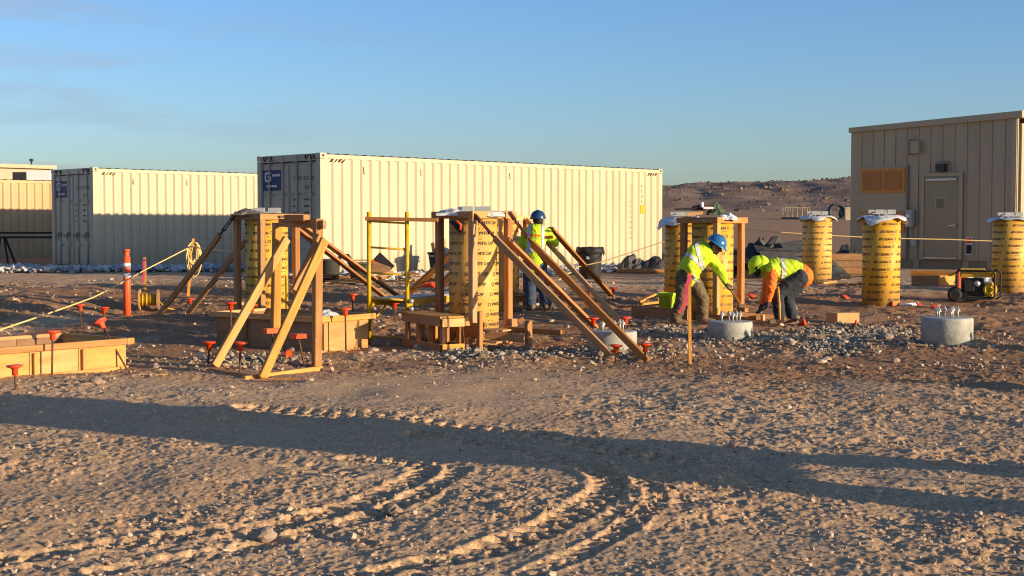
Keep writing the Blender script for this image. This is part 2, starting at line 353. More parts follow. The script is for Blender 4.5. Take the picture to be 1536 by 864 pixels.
def board(name, p0, p1, wd, ht, m, parent, up=(0, 0, 1)):
    """one piece of lumber: its own mesh with X along the length, so that the grain runs with it"""
    p0, p1 = Vector(p0), Vector(p1); a = (p1 - p0); L = a.length; a = a / L; up = Vector(up)
    if abs(a.dot(up)) > .98: up = Vector((.707, .707, 0))
    y = up.cross(a).normalized(); z = a.cross(y)
    c = min(.006, wd * .12, ht * .12)
    prof = [(-wd / 2 + c, -ht / 2), (wd / 2 - c, -ht / 2), (wd / 2, -ht / 2 + c), (wd / 2, ht / 2 - c), (wd / 2 - c, ht / 2), (-wd / 2 + c, ht / 2), (-wd / 2, ht / 2 - c), (-wd / 2, -ht / 2 + c)]
    vv = [(-L / 2, py, pz) for py, pz in prof] + [(L / 2, py, pz) for py, pz in prof]
    ff = [tuple(reversed(range(8))), tuple(range(8, 16))] + [(k, (k + 1) % 8, 8 + (k + 1) % 8, 8 + k) for k in range(8)]
    me = bpy.data.meshes.new(name); me.from_pydata(vv, [], ff); me.update()
    o = link_mesh(name, me, m, parent)
    mw = Matrix((( a.x, y.x, z.x, 0), (a.y, y.y, z.y, 0), (a.z, y.z, z.z, 0), (0, 0, 0, 1)))
    c0 = (p0 + p1) / 2 - (root_of(parent) if parent else Vector((0, 0, 0)))
    o.matrix_basis = Matrix.Translation(c0) @ mw
    return o

_tc = {}
def text_data(txt, size, bold=0.0):
    key = (txt, bold)
    if key not in _tc:
        cu = bpy.data.curves.new('t', 'FONT'); cu.body = txt; cu.size = 1.0; cu.offset = bold; cu.resolution_u = 2; cu.align_x = 'LEFT'
        ob = bpy.data.objects.new('t', cu); C.objects.link(ob)
        dg = bpy.context.evaluated_depsgraph_get(); me = ob.evaluated_get(dg).to_mesh()
        v = [(q.co.x, q.co.y) for q in me.vertices]; f = [tuple(p.vertices) for p in me.polygons]
        ob.evaluated_get(dg).to_mesh_clear(); bpy.data.objects.remove(ob); bpy.data.curves.remove(cu)
        _tc[key] = (v, f)
    v, f = _tc[key]
    return [(a * size, b * size) for a, b in v], f

def eval_mesh(o):
    dg = bpy.context.evaluated_depsgraph_get(); dg.update()
    return bpy.data.meshes.new_from_object(o.evaluated_get(dg))

# ---------------------------------------------------------------- ground
def gpt(px, py):
    D = HC * FPX / (py - 342.0); return ((px - 768) / FPX * D, D)
TRACKS = [  # tyre tracks: (points, half width, depth, lug spacing)
    ([(-20, 848), (120, 828), (300, 806), (430, 785), (540, 758), (610, 730), (636, 712), (600, 700), (520, 694)], .10, .030, .125),
    ([(150, 862), (330, 832), (470, 800), (580, 768), (655, 735), (684, 712), (640, 699), (560, 690)], .085, .026, .125),
    ([(560, 866), (700, 838), (800, 806), (875, 772), (913, 742), (900, 718), (840, 698), (740, 672), (620, 655)], .11, .034, .13),
    ([(800, 866), (900, 822), (965, 780), (985, 752), (960, 728)], .07, .016, .12),
    ([(380, 614), (480, 622), (600, 632), (720, 646), (860, 668), (1040, 700)], .17, .03, .15),
    ([(-20, 676), (120, 668), (260, 672), (380, 690), (470, 705), (520, 722)], .12, .012, .15),
    ([(1000, 800), (1150, 770), (1300, 752), (1450, 742), (1560, 738)], .10, .010, .14),
]
def spline(pts, step=.03):
    p = np.array([gpt(*q) for q in pts]); p = np.vstack([2 * p[0] - p[1], p, 2 * p[-1] - p[-2]]); out = []
    for i in range(1, len(p) - 2):
        n = max(4, int(np.linalg.norm(p[i + 1] - p[i]) / step)); t = np.linspace(0, 1, n, endpoint=False)[:, None]
        a, b, c, d = p[i - 1], p[i], p[i + 1], p[i + 2]
        out.append(.5 * (2 * b + (c - a) * t + (2 * a - 5 * b + 4 * c - d) * t ** 2 + (3 * b - a - 3 * c + d) * t ** 3))
    return np.vstack(out)
def track_relief(x, y):
    z = np.zeros_like(x)
    for k, (pts, hw, dep, sp) in enumerate(TRACKS):
        s = spline(pts); al = np.concatenate([[0], np.cumsum(np.linalg.norm(np.diff(s, axis=0), axis=1))])
        tg = np.gradient(s, axis=0); tg /= np.linalg.norm(tg, axis=1)[:, None]
        lo, hi = s.min(0) - .6, s.max(0) + .6
        idx = np.where((x > lo[0]) & (x < hi[0]) & (y > lo[1]) & (y < hi[1]))[0]
        for c0 in range(0, len(idx), 20000):
            ii = idx[c0:c0 + 20000]
            d2 = (x[ii, None] - s[None, :, 0]) ** 2 + (y[ii, None] - s[None, :, 1]) ** 2
            j = d2.argmin(1); dx = x[ii] - s[j, 0]; dy = y[ii] - s[j, 1]
            t = dx * -tg[j, 1] + dy * tg[j, 0]; al_ = al[j] + dx * tg[j, 0] + dy * tg[j, 1]
            wob = (vn(x[ii] * 4, y[ii] * 4, 70 + k) - .5) * .02 + (fbm(x[ii] * 22, y[ii] * 22, 75 + k, 2) - .5) * .03
            r = np.sqrt(d2[np.arange(len(ii)), j]); r = np.where((j == 0) | (j == len(s) - 1), r, np.abs(t)) + wob
            fade = .45 + .75 * vn(x[ii] * 1.3, y[ii] * 1.3, 80 + k)
            inside = 1 - sst(hw * .75, hw * 1.1, r)
            ph_ = al_ / sp + .5 * (t > 0) + .35 * np.abs(t) / hw
            lug = sst(-.05, .30, np.sin(2 * math.pi * ph_)) * (1 - .5 * np.exp(-(t / (hw * .18)) ** 2))
            ridge = np.exp(-((r - hw * 1.22) / (hw * .24)) ** 2)
            z[ii] += fade * (-dep * inside * (.22 + 1.0 * lug) + dep * .44 * ridge * (.30 + 1.0 * sst(.3, .7, fbm(x[ii] * 7, y[ii] * 7, 90 + k, 3))))
    return z
GRAV = [(CT.x + .5, 16.5, .9), (CT.x + .1, 16.3, .6), (CB1.x, CB1.y, .9), (CB2.x, CB2.y, 1.1), (CB2.x + 1.6, 18.6, 1.0), (CB3.x, CB3.y, .7), (5.0, 19.5, 1.0), (3.9, 16.9, .7), (-2.9, 15.4, .7), (-.3, 17.0, .6), (2.0, 19.3, .6)]
def relief(x, y):
    near = 1 - sst(28, 41, y)
    smoothp = np.exp(-(((x + .65) / 1.5) ** 2 + ((y - 13.2) / 1.25) ** 2) ** 2)      # graded smooth patch in front of the frames
    r1 = fbm(x * 1.1, y * 1.1, 3, 3) - .5
    r2 = fbm(x * 5.5, y * 5.5, 11, 3) - .5
    bl = np.abs(fbm(x * 9, y * 9, 21, 3) - .5) * 2
    cl = np.maximum(vn(x * 14, y * 14, 31) - .60, 0) * vn(x * 3, y * 3, 35)
    cl2 = np.maximum(vn(x * 30, y * 30, 41) - .55, 0)
    c1 = fbm(x * 26, y * 22, 141, 2); c2 = vn(x * 62, y * 48, 145)
    crumb = (.030 * np.maximum(c1 - .46, 0) + .009 * c2 + .022 * np.maximum(vn(x * 40, y * 33, 147) - .62, 0)) * (.5 + .8 * vn(x * 1.7, y * 1.7, 149)) * (1 - sst(16, 22, y) * .5)
    mask = sst(.35, .62, fbm(x * .9 + 5, y * .9, 51, 2))
    rough = (.35 + 1.0 * mask) * (1 - .85 * smoothp)
    big = (1 + 1.0 * sst(16, 21, y) * (1 - sst(26, 30, y)))                            # churned earth round the footings
    g = np.zeros_like(x)
    for gx, gy, gr in GRAV: g = np.maximum(g, np.exp(-((x - gx) ** 2 + (y - gy) ** 2) / (gr * gr)))
    z = near * (.07 * r1 * big + .026 * r2 * rough * big + rough * (.009 * bl + .030 * cl * big + .012 * cl2) + crumb * (1 - .8 * smoothp) * .62)
    z = z + near * g * (.10 * np.maximum(vn(x * 11, y * 11, 61) - .45, 0) + .06 * fbm(x * 2.5, y * 2.5, 66, 2))
    return z, g

u = np.concatenate([-np.geomspace(60, .47, 34)[:-1], np.linspace(-.45, .45, 860), np.geomspace(.47, 60, 34)[1:]])
yy = np.concatenate([[-400, -120, -40, -15, -5, 0, 3, 4.6], np.exp(np.arange(np.log(5.3), np.log(40), .0022)), np.geomspace(40.5, 5000, 90)])
U, Y = np.meshgrid(u, yy); X = (U * np.maximum(Y, 3.0)).ravel(); Y = Y.ravel()
Z = smooth_h(X, Y); fz, gg = relief(X, Y); Z = Z + fz
nearm = (Y > 5) & (Y < 14) & (np.abs(X) < 7); tz = np.zeros_like(X); tz[nearm] = track_relief(X[nearm], Y[nearm]); Z += tz
nr, nc = len(yy), len(u)
me = bpy.data.meshes.new('ground'); me.vertices.add(nr * nc)
me.vertices.foreach_set('co', np.stack([X, Y, Z], 1).astype(np.float32).ravel())
i0 = (np.arange(nr - 1)[:, None] * nc + np.arange(nc - 1)[None, :]).ravel()
q = np.stack([i0, i0 + 1, i0 + nc + 1, i0 + nc], 1).astype(np.int32)
me.loops.add(q.size); me.polygons.add(len(q)); me.loops.foreach_set('vertex_index', q.ravel())
me.polygons.foreach_set('loop_start', np.arange(0, q.size, 4, dtype=np.int32)); me.update(calc_edges=True)
am = me.attributes.new('moist', 'FLOAT', 'POINT')     # freshly dug, damper and redder soil round the footings
nzm = fbm(X * .55, Y * .55, 161, 4); sm_ = np.exp(-(((X + .65) / 1.6) ** 2 + ((Y - 13.2) / 1.3) ** 2) ** 2)
mo = sst(12.5 - 2.5 * sst(.5, 3.5, X), 16.5 - 2.0 * sst(.5, 3.5, X), Y + 3 * (nzm - .5)) * (1 - sst(26, 30, Y + 3 * (nzm - .5))) * sst(.28, .55, nzm + .12) * (1 - sm_)
mo = np.maximum(mo, .75 * sst(34, 44, Y))
am.data.foreach_set('value', mo.astype(np.float32))
atr = me.attributes.new('gravelly', 'FLOAT', 'POINT')
gmask = sst(.45, .95, gg + .5 * (fbm(X * 3, Y * 3, 77, 3) - .5)); atr.data.foreach_set('value', gmask.astype(np.float32))
ground = link_mesh('ground', me, 'soil', None, True); ground['kind'] = 'structure'

# ---------------------------------------------------------------- hills on the horizon
def hill_h(x, y):
    f = sst(165, 235, y + 18 * (fbm(x * .02, x * 0 + 2, 5, 3) - .5))
    ridge = 5.2 + 1.0 * sst(20, 75, x) + .7 * (fbm(x * .018, y * .012, 15, 3) - .5)
    gul = np.abs(fbm(x * .06, y * .02, 25, 4) - .5) * 3.6 + 1.5 * (fbm(x * .14, y * .14, 29, 4) - .5)
    return base_h(x, y) - 1.0 + f * ridge + gul * f * (1 - .65 * sst(225, 260, y))
hx = np.concatenate([np.linspace(-420, -20, 90), np.linspace(-19, 120, 330), np.linspace(122, 500, 90)]); hy = np.concatenate([np.linspace(150, 262, 130), np.linspace(265, 420, 25)])
HX, HY = np.meshgrid(hx, hy); HX = HX.ravel(); HY = HY.ravel(); HZ = hill_h(HX, HY)
me = bpy.data.meshes.new('hills'); me.vertices.add(len(HX)); me.vertices.foreach_set('co', np.stack([HX, HY, HZ], 1).astype(np.float32).ravel())
nr, nc = len(hy), len(hx); i0 = (np.arange(nr - 1)[:, None] * nc + np.arange(nc - 1)[None, :]).ravel()
q = np.stack([i0, i0 + 1, i0 + nc + 1, i0 + nc], 1).astype(np.int32)
me.loops.add(q.size); me.polygons.add(len(q)); me.loops.foreach_set('vertex_index', q.ravel())
me.polygons.foreach_set('loop_start', np.arange(0, q.size, 4, dtype=np.int32)); me.update(calc_edges=True)
M['hill'] = mat('desert_hill', (.30, .19, .12), .95, col2=(.14, .085, .055), scale=.16, detail=9, bump=.9, bscale=1.2)
hills = link_mesh('hills', me, 'hill', None, True); hills['kind'] = 'structure'

# ---------------------------------------------------------------- loose stones, as nobody could count them
ICO = np.array([(0, 0, 1)] + [(math.cos(a) * .894, math.sin(a) * .894, .447) for a in np.arange(5) * 2 * math.pi / 5] + [(math.cos(a) * .894, math.sin(a) * .894, -.447) for a in (np.arange(5) + .5) * 2 * math.pi / 5] + [(0, 0, -1)])
ICF = [(0, i + 1, (i + 1) % 5 + 1) for i in range(5)] + [(i + 1, i + 6, (i + 1) % 5 + 1) for i in range(5)] + [((i + 1) % 5 + 1, i + 6, (i + 1) % 5 + 6) for i in range(5)] + [(11, (i + 1) % 5 + 6, i + 6) for i in range(5)]
ICF = np.array(ICF)
def stones(name, xs, ys, rs, m, label, cat, rng, flat=.7, sink=.25, zoff=None):
    n = len(xs); v = np.repeat(ICO[None], n, 0) * (1 + .34 * rng.uniform(-1, 1, (n, 12, 1)))
    sc = rng.uniform(.65, 1.35, (n, 1, 3)); sc[:, :, 2] *= flat; v = v * sc * rs[:, None, None]
    a = rng.uniform(0, 6.28, n); ca, sa = np.cos(a)[:, None], np.sin(a)[:, None]
    vx = v[:, :, 0] * ca - v[:, :, 1] * sa; vy = v[:, :, 0] * sa + v[:, :, 1] * ca
    z0 = smooth_h(xs, ys) + relief(xs, ys)[0]
    nm = (ys > 5) & (ys < 14) & (np.abs(xs) < 7)
    if nm.any(): z0[nm] += track_relief(xs[nm], ys[nm])
    if zoff is not None: z0 = z0 + zoff
    P = np.stack([vx + xs[:, None], vy + ys[:, None], v[:, :, 2] + (z0 + rs * flat * (1 - sink * 2))[:, None]], 2).reshape(-1, 3)
    F = (ICF[None] + (np.arange(n) * 12)[:, None, None]).reshape(-1, 3)
    me = bpy.data.meshes.new(name); me.from_pydata(P.tolist(), [], F.tolist()); me.update()
    o = link_mesh(name, me, m); o['kind'] = 'stuff'; tag(o, label, cat); return o
def stone_mat(name, a, b, c):
    m = bpy.data.materials.new(name); m.use_nodes = True; n, l = m.node_tree.nodes, m.node_tree.links; p = n['Principled BSDF']; p.inputs['Roughness'].default_value = .9
    p.inputs['Specular IOR Level'].default_value = .2
    g = n.new('ShaderNodeNewGeometry'); r = n.new('ShaderNodeValToRGB'); r.color_ramp.elements[0].color = (*a, 1); r.color_ramp.elements[1].color = (*c, 1)
    e = r.color_ramp.elements.new(.6); e.color = (*b, 1); l.new(g.outputs['Random Per Island'], r.inputs['Fac']); l.new(r.outputs[0], p.inputs['Base Color']); return m
M['peb'] = stone_mat('pebbles', (.30, .20, .135), (.41, .29, .195), (.52, .41, .30))
M['grv'] = stone_mat('crushed_grey_rock', (.17, .135, .095), (.31, .25, .175), (.47, .395, .29))
M['riv'] = stone_mat('pale_landscape_rock', (.22, .22, .215), (.42, .41, .39), (.68, .66, .61))
rng = np.random.default_rng(5)
n = 11000; D = np.exp(rng.uniform(np.log(5.6), np.log(17), n)); xs = rng.uniform(-.45, .45, n) * D; k = fbm(xs * .9 + 5, D * .9, 51, 2) + rng.uniform(-.2, .2, n) > .47
xs, D = xs[k], D[k]; rs = np.clip(rng.lognormal(-4.95, .5, len(xs)), .003, .028)
stones('pebbles', xs, D, rs, 'peb', 'small tan pebbles strewn over the churned foreground soil', 'pebbles', rng)
n = 5200; D = rng.uniform(14.5, 30, n); xs = rng.uniform(-.42, .42, n) * D; k = fbm(xs * .8, D * .8, 151, 3) + rng.uniform(-.15, .15, n) > .5; xs, D = xs[k], D[k]; rs = np.clip(rng.lognormal(-4.0, .5, len(xs)), .008, .07)
stones('clods', xs, D, rs, 'peb', 'clods and stones of churned soil around the footings', 'clods', rng)
gx, gy, gr = [], [], []
for (cx, cy, rad) in GRAV:
    m_ = int(560 * rad); gx.append(cx + rng.normal(0, rad * .46, m_)); gy.append(cy + rng.normal(0, rad * .46, m_)); gr.append(np.clip(rng.lognormal(-4.2, .45, m_), .008, .05))
gx, gy, gr = map(np.concatenate, (gx, gy, gr))
stones('crushed_rock', gx, gy, gr, 'grv', 'grey crushed rock heaped around the concrete footings', 'crushed rock', rng)

# ================================================================ containers
TH = R(45.2)
def corr_panel(x0, x1, z0, z1, y, pitch=.278, dep=.036, back=1):
    n = round((x1 - x0) / pitch); p = (x1 - x0) / n; pr = []
    for i in range(n):
        b = x0 + i * p; pr += [(b, 0), (b + p * .30, 0), (b + p * .46, 1), (b + p * .72, 1), (b + p * .88, 0)]
    pr.append((x1, 0)); mb = MB(); vv = []
    for (px_, d) in pr: vv += [(px_, y + back * dep * d, z0), (px_, y + back * dep * d, z1)]
    mb.add(vv, [(2 * i, 2 * i + 2, 2 * i + 3, 2 * i + 1) if back > 0 else (2 * i + 1, 2 * i + 3, 2 * i + 2, 2 * i) for i in range(len(pr) - 1)])
    return mb
def flat_text(txt, size, org, ux, uy, bold=.0):
    v, f = text_data(txt, size, bold); o, a, b = Vector(org), Vector(ux), Vector(uy)
    return MB().add([o + a * q[0] + b * q[1] for q in v], f)
def print_bars(widths, h, org, ux, uy, gap=.35):
    """a line of print too small to read in the photograph: one dash for each word"""
    mb = MB(); o, a, b = Vector(org), Vector(ux), Vector(uy); x = 0
    for w_ in widths: mb.add([o + a * x, o + a * (x + w_), o + a * (x + w_) + b * h, o + a * x + b * h], [(0, 1, 2, 3)]); x += w_ + h * gap
    return mb
def container(loc, L, body, door, label, group, doors=True, logo=True, H=2.896, W=2.438, far_text=False):
    t = thing('shipping_container', label, 'container', loc, group, TH)
    LO = dict(local=True)
    corr_panel(.14, L - .14, .15, H - .10, .012).obj('side_panel', body, t, **LO)
    corr_panel(.14, L - .14, .15, H - .10, W - .012, back=-1).obj('side_panel', body, t, **LO)
    e = corr_panel(.14, W - .14, .15, H - .10, 0); e.v = [(L - .012 - (q[1]), q[0], q[2]) for q in e.v]; e.f = [tuple(reversed(f)) for f in e.f]; e.obj('end_panel', body, t, **LO)
    for x in (0, L - .16):
        for y in (0, W - .16):
            MB().box(x + .004, x + .156, y + .004, y + .156, .13, H - .13).obj('corner_post', body if (x or y == 0) else door, t, **LO)
            for z in (0, H - .118):
                cc = MB().box(x, x + .178 if x == 0 else x + .16, y, y + .162, z, z + .118).obj('corner_casting', body if y == 0 or x else door, t, **LO)
                yy_ = -.003 if y == 0 else W - .16 + .16 + .003
                MB().box(x + .06, x + .115, y - .003 if y == 0 else y + .15, y + .01 if y == 0 else y + .166, z + .035, z + .09).obj('lifting_hole', 'black', cc, **LO)
    for y in (.01, W - .07):
        MB().box(.16, L - .16, y, y + .06, .02, .17).obj('bottom_rail', body, t, **LO)
        MB().box(.18, L - .16, y, y + .06, H - .12, H - .03).obj('top_rail', body, t, **LO)
    MB().box(.16, L - .16, .08, W - .08, .10, .16).obj('floor', 'plyd', t, **LO)
    rf = MB(); n = int((L - .3) / .26); vv = []; ff = []
    for i in range(n + 1):
        x = .15 + (L - .3) * i / n
        for dx, z in ((0, H - .03), (.07, H - .005), (.15, H - .005), (.20, H - .03)):
            vv += [(min(x + dx, L - .15), .03, z), (min(x + dx, L - .15), W - .03, z)]
    rf.add(vv, [(2 * i, 2 * i + 2, 2 * i + 3, 2 * i + 1) for i in range(len(vv) // 2 - 1)]); rf.obj('roof', body, t, **LO)
    if doors:
        MB().box(.02, .13, .16, W - .16, H - .16, H - .005).obj('door_header', door, t, **LO)
        MB().box(.02, .13, .16, W - .16, .01, .15).obj('door_sill', door, t, **LO)
        MB().box(.14, .16, .16, W - .16, .15, H - .16).obj('door_seal', 'black', t, **LO)
        mid = W / 2
        for (a, b) in ((.165, mid - .012), (mid + .012, W - .165)):
            d = MB().box(.065, .135, a, b, .165, H - .185).obj('door', door, t, **LO)
            for z0, z1 in ((.22, .68), (.74, 1.20), (1.26, 1.95), (2.01, H - .24)):
                MB().box(.045, .066, a + .035, b - .035, z0, z1).obj('door_panel', door, d, **LO)
            for s_ in (.22, .72):
                yb = a + (b - a) * s_
                MB().tube([(.02, yb, .03), (.02, yb, H - .03)], .024, 8).obj('locking_rod', door, d, smooth=True, **LO)
                k = MB()
                for z in (.10, .75, 1.95, H - .12): k.box(-.012, .05, yb - .045, yb + .045, z - .05, z + .05)
                k.obj('rod_bracket', door, d, **LO)['kind'] = 'stuff'
                k = MB(); k.beam((-.01, yb, 1.03), (-.01, yb + .22, .98), .03, .045); k.box(-.025, .03, yb - .05, yb + .05, .98, 1.09); k.beam((-.01, yb - .02, 1.08), (-.01, yb + .05, .90), .03, .03)
                k.obj('door_handle', 'trim', d, **LO)
            for z in (.3, 1.05, 1.85, H - .35):
                yb = .10 if a < mid else W - .10
                MB().box(.0, .06, yb - .06, yb + .06, z - .035, z + .035).obj('hinge', door, d, **LO)
        # stencilled markings on the right-hand leaf (near the long side)
        U_, V_ = (0, -1, 0), (0, 0, 1)
        mk = flat_text('UCIU 253480', .135, (.042, mid - .18, 2.30), U_, V_, .004); mk2 = flat_text('45G1', .135, (.042, mid - .58, 2.09), U_, V_, .004); mk.add(mk2.v, mk2.f)
        for i in range(4):
            for j in range(2):
                q = print_bars([.05, .03, .045, .035] if j else [.07, .045], .042, (.042, mid - .14 - j * .42, 1.84 - i * .15), U_, V_); mk.add(q.v, q.f)
        mk.obj('door_lettering', 'ink', t, **LO)['kind'] = 'stuff'
        if logo:
            lg = MB().box(.036, .043, mid + .30, mid + 1.02, 2.08, 2.56).obj('logo_panel', 'navy', t, **LO)
            k = MB(); x0 = .030; yL = mid + .95   # a squared G mark above two lines of lettering
            for (a, b, c, d_) in ((0, .24, .42, .46), (0, .045, .24, .46), (0, .24, .24, .28), (.20, .245, .24, .36), (.11, .245, .335, .37)): k.box(x0, .0352, yL - b, yL - a, 2.07 + c - .02, 2.07 + d_ - .02)
            q = print_bars([.05, .04, .05, .045, .05], .055, (x0, mid + .66, 2.41), U_, V_); k.add(q.v, q.f)
            q = print_bars([.05, .06, .045, .05, .06, .05], .05, (x0, mid + .88, 2.16), U_, V_); k.add(q.v, q.f)
            k.obj('logo_print', 'white', lg, **LO)['kind'] = 'stuff'
        for yb in (.22, W - .60):     # yellow and black height stripes
            k = MB(); b = MB()
            for i in range(4): b.beam((.012, yb + i * .10, H - .13), (.012, yb + .05 + i * .10, H - .03), .012, .045, up=(1, 0, 0))
            b.obj('height_stripes', 'black', t, **LO)['kind'] = 'stuff'
    b = MB()
    for i in range(4): b.beam((.30 + i * .11, .004, H - .20), (.37 + i * .11, .004, H - .13), .012, .045, up=(0, 1, 0))
    b.obj('height_stripes', 'rust', t, **LO)['kind'] = 'stuff'
    b = MB()
    for i in range(4): b.beam((L - .66 + i * .11, .004, H - .20), (L - .60 + i * .11, .004, H - .13), .012, .04, up=(0, 1, 0))
    b.obj('height_stripes', 'rust', t, **LO)['kind'] = 'stuff'
    if far_text:
        k = MB()
        for i, ch in enumerate('UCIU2534804'): q = flat_text(ch, .12, (L - 1.42, .004, 2.35 - i * .145), (1, 0, 0), (0, 0, 1), .004); k.add(q.v, q.f)
        for i, ch in enumerate('45G1'): q = flat_text(ch, .12, (L - .95, .004, 2.35 - i * .145), (1, 0, 0), (0, 0, 1), .004); k.add(q.v, q.f)
        k.obj('side_lettering', 'ink2', t, **LO)['kind'] = 'stuff'
        MB().box(L - .98, L - .80, .0, .012, 1.62, 1.86).obj('warning_plate', 'yellow', t, **LO)
    for lx in (1.25, 3.0, 6.0):
        if lx < L - 1: MB().tube([(lx, .0, H - .28), (lx, -.02, H - .42), (lx + .04, -.02, H - .44)], .012, 6).obj('lashing_hook', body, t, **LO)
    return t
CZ = .318
container((-4.285, 30.88, CZ), 12.192, 'cream', 'cream_shaded', 'long cream shipping container directly behind the timber frames, fully sunlit side', 'shipping containers', far_text=True)
container((-11.63, 38.33, CZ), 12.192, 'cream', 'creamd', 'cream shipping container on the left with the lower half of its side in shade', 'shipping containers')
container((-22.0, 40.6, CZ - .06), 12.192, 'tan', 'tan', 'darker tan container at the left edge of the picture behind the cream one', 'shipping containers', doors=False, logo=False)

# tan site building and the white sign over the far container
t = thing('site_building', 'tan flat-roofed building rising above the tan container at far left', 'building', (-36, 57, .6), None, TH)
MB().box(0, 18.0, 0, 8, 0, 3.9).obj('wall', 'siding', t, local=True); MB().box(-.2, 18.2, -.3, 8.3, 3.9, 4.08).obj('roof', 'sidingl', t, local=True)
MB().lathe([(.04, 0), (.04, .2), (.10, .22), (.10, .32), (0, .35)], (17.3, .6, 4.08), 10).obj('roof_vent', 'black', t, local=True)
p = at(38, 268, 46.9); t = thing('roof_box_sign', 'white signboard beside a dark box on top of the tan container', 'sign', p)
MB().box(p.x + .06, p.x + .85, p.y - .05, p.y + .1, p.z - .05, p.z + .27).obj('sign_panel', 'white', t)
MB().box(p.x - .4, p.x + .04, p.y - .1, p.y + .5, p.z - .05, p.z + .22).obj('housing', 'blackp', t)

# pale rock strip beside the containers
def strip(ax, ay, bx, by, wd, n, rmin=.03):
    s = rng.uniform(0, 1, n); o = rng.normal(0, wd * .36, n); dx, dy = bx - ax, by - ay; L = math.hypot(dx, dy)
    return ax + dx * s - dy / L * o, ay + dy * s + dx / L * o
a = strip(-13.8, 35.2, -4.6, 36.6, .9, 2600); b = strip(-16.5, 34.9, -12.9, 36.9, 1.0, 1200); c = strip(-4.2, 30.1, 5.6, 39.2, 1.0, 3200); d = strip(-5.6, 30.2, -3.2, 29.5, .7, 600)
gx = np.concatenate([a[0], b[0], c[0], d[0]]); gy = np.concatenate([a[1], b[1], c[1], d[1]])
stones('landscape_rock', gx, gy, np.clip(rng.lognormal(-2.95, .35, len(gx)), .025, .11), 'riv', 'pale grey rock strip along the foot of the containers', 'rock strip', rng, zoff=rng.uniform(0, .10, len(gx)))

# ================================================================ equipment building on the right
bc = Vector((13.28, 36.2, .37)); WF = 4.66        # right-hand corner; the front wall runs back to the left
t = thing('equipment_building', 'olive brown metal-sided equipment building at the right edge', 'building', bc, None, R(135)); t.scale = (1.065,) * 3
LO = dict(local=True)     # local x runs along the front wall from the right corner to the left, +y looks into the building... front face at y = 0
def fz_(x): return 3.82 - .14 * x / WF            # height of the roof edge along the front wall
np_ = 14; pw = WF / np_; Z0 = .26
for i in range(np_):
    a, b = i * pw, (i + 1) * pw
    pn = MB()
    for (u0, u1, d) in ((a + .001, a + .05, .0), (a + .05, b - .001, .022)):
        za, zb = fz_(u0) - .02, fz_(u1) - .02
        pn.add([(u0, -d * 0 + d, Z0), (u1, d, Z0), (u1, d + .05, Z0), (u0, d + .05, Z0), (u0, d, za), (u1, d, zb), (u1, d + .05, zb), (u0, d + .05, za)],
               [(0, 1, 2, 3), (4, 7, 6, 5), (0, 4, 5, 1), (1, 5, 6, 2), (2, 6, 7, 3), (3, 7, 4, 0)])
    pn.f = [tuple(reversed(f)) for f in pn.f]
    # flip so the outside is at negative local y
    pn.v = [(x, .08 - y, z) for x, y, z in pn.v]
    pn.obj('siding_panel', 'siding', t, **LO)
MB().box(.0, WF, -6.9, -.02, Z0, 3.48).obj('core_wall', 'sidingl', t, **LO)
for i in range(20):
    MB().box(-.05, -.005, -.34 * i - .33, -.34 * i - .03, Z0, 3.66).obj('end_siding_panel', 'sidingl', t, **LO)
rfm = MB(); rfm.add([(-.12, .14, fz_(0) - .03), (WF + .03, .14, fz_(WF) - .03), (WF + .08, -7, fz_(WF) - .03), (-.12, -7, fz_(0) - .03), (-.12, .14, fz_(0) + .14), (WF + .03, .14, fz_(WF) + .10), (WF + .08, -7, fz_(WF) + .10), (-.12, -7, fz_(0) + .14)],
      [(0, 3, 2, 1), (4, 5, 6, 7), (0, 1, 5, 4), (1, 2, 6, 5), (2, 3, 7, 6), (3, 0, 4, 7)]); rfm.f = [tuple(reversed(f)) for f in rfm.f]
rfm.obj('roof', 'siding', t, **LO)
MB().box(.02, .14, .085, .11, Z0, fz_(0) - .05).obj('corner_trim', 'sidingl', t, **LO)
sk = MB().box(.15, WF - .12, -6.8, .02, 0, Z0 - .002).obj('skid', 'trim', t, **LO)
for x in (.6, 1.25, 2.62, 3.35, 4.3): MB().box(x, x + .16, .021, .06, 0, Z0 - .004).obj('skid_block', 'siding', sk, **LO)
# door: centre about 1.93 m from the corner
d0, d1 = 1.50, 2.46
dr = MB().box(d0, d1, .09, .115, .30, 2.40).obj('door', 'doorp', t, **LO)
for (a, b, z0, z1) in ((d0 - .09, d0 - .005, .28, 2.50), (d1 + .005, d1 + .09, .28, 2.50), (d0 - .004, d1 + .004, 2.41, 2.50)): MB().box(a, b, .082, .14, z0, z1).obj('door_frame', 'siding', t, **LO)
MB().box(d0 + .06, d1 - .06, .116, .17, 2.30, 2.35).obj('weather_strip', 'steel', dr, **LO)
MB().box(d0 + .02, d1 - .02, .116, .16, .30, .335).obj('threshold', 'steel', dr, **LO)
MB().box(d0 + .36, d0 + .66, .1155, .124, 1.55, 1.88).obj('window_frame', 'siding', dr, **LO); MB().box(d0 + .40, d0 + .62, .1245, .130, 1.59, 1.84).obj('window_pane', 'glass', dr, **LO)
MB().beam((d0 + .10, .17, 1.16), (d0 + .24, .17, 1.14), .03, .03).box(d0 + .07, d0 + .13, .116, .16, 1.10, 1.20).obj('door_handle', 'steel', dr, **LO)
k = MB().box(1.86, 2.10, .082, .24, 2.53, 2.72).obj('wall_lamp', 'blackp', t, **LO); MB().box(1.82, 2.14, .082, .13, 2.72, 2.79).obj('lamp_bracket', 'trim', k, **LO)
MB().box(2.60, 2.88, .082, .22, 3.02, 3.34).obj('junction_box', 'siding', t, **LO); MB().box(2.84, 2.90, .082, .25, 3.0, 3.38).obj('box_flange', 'trim', t, **LO)
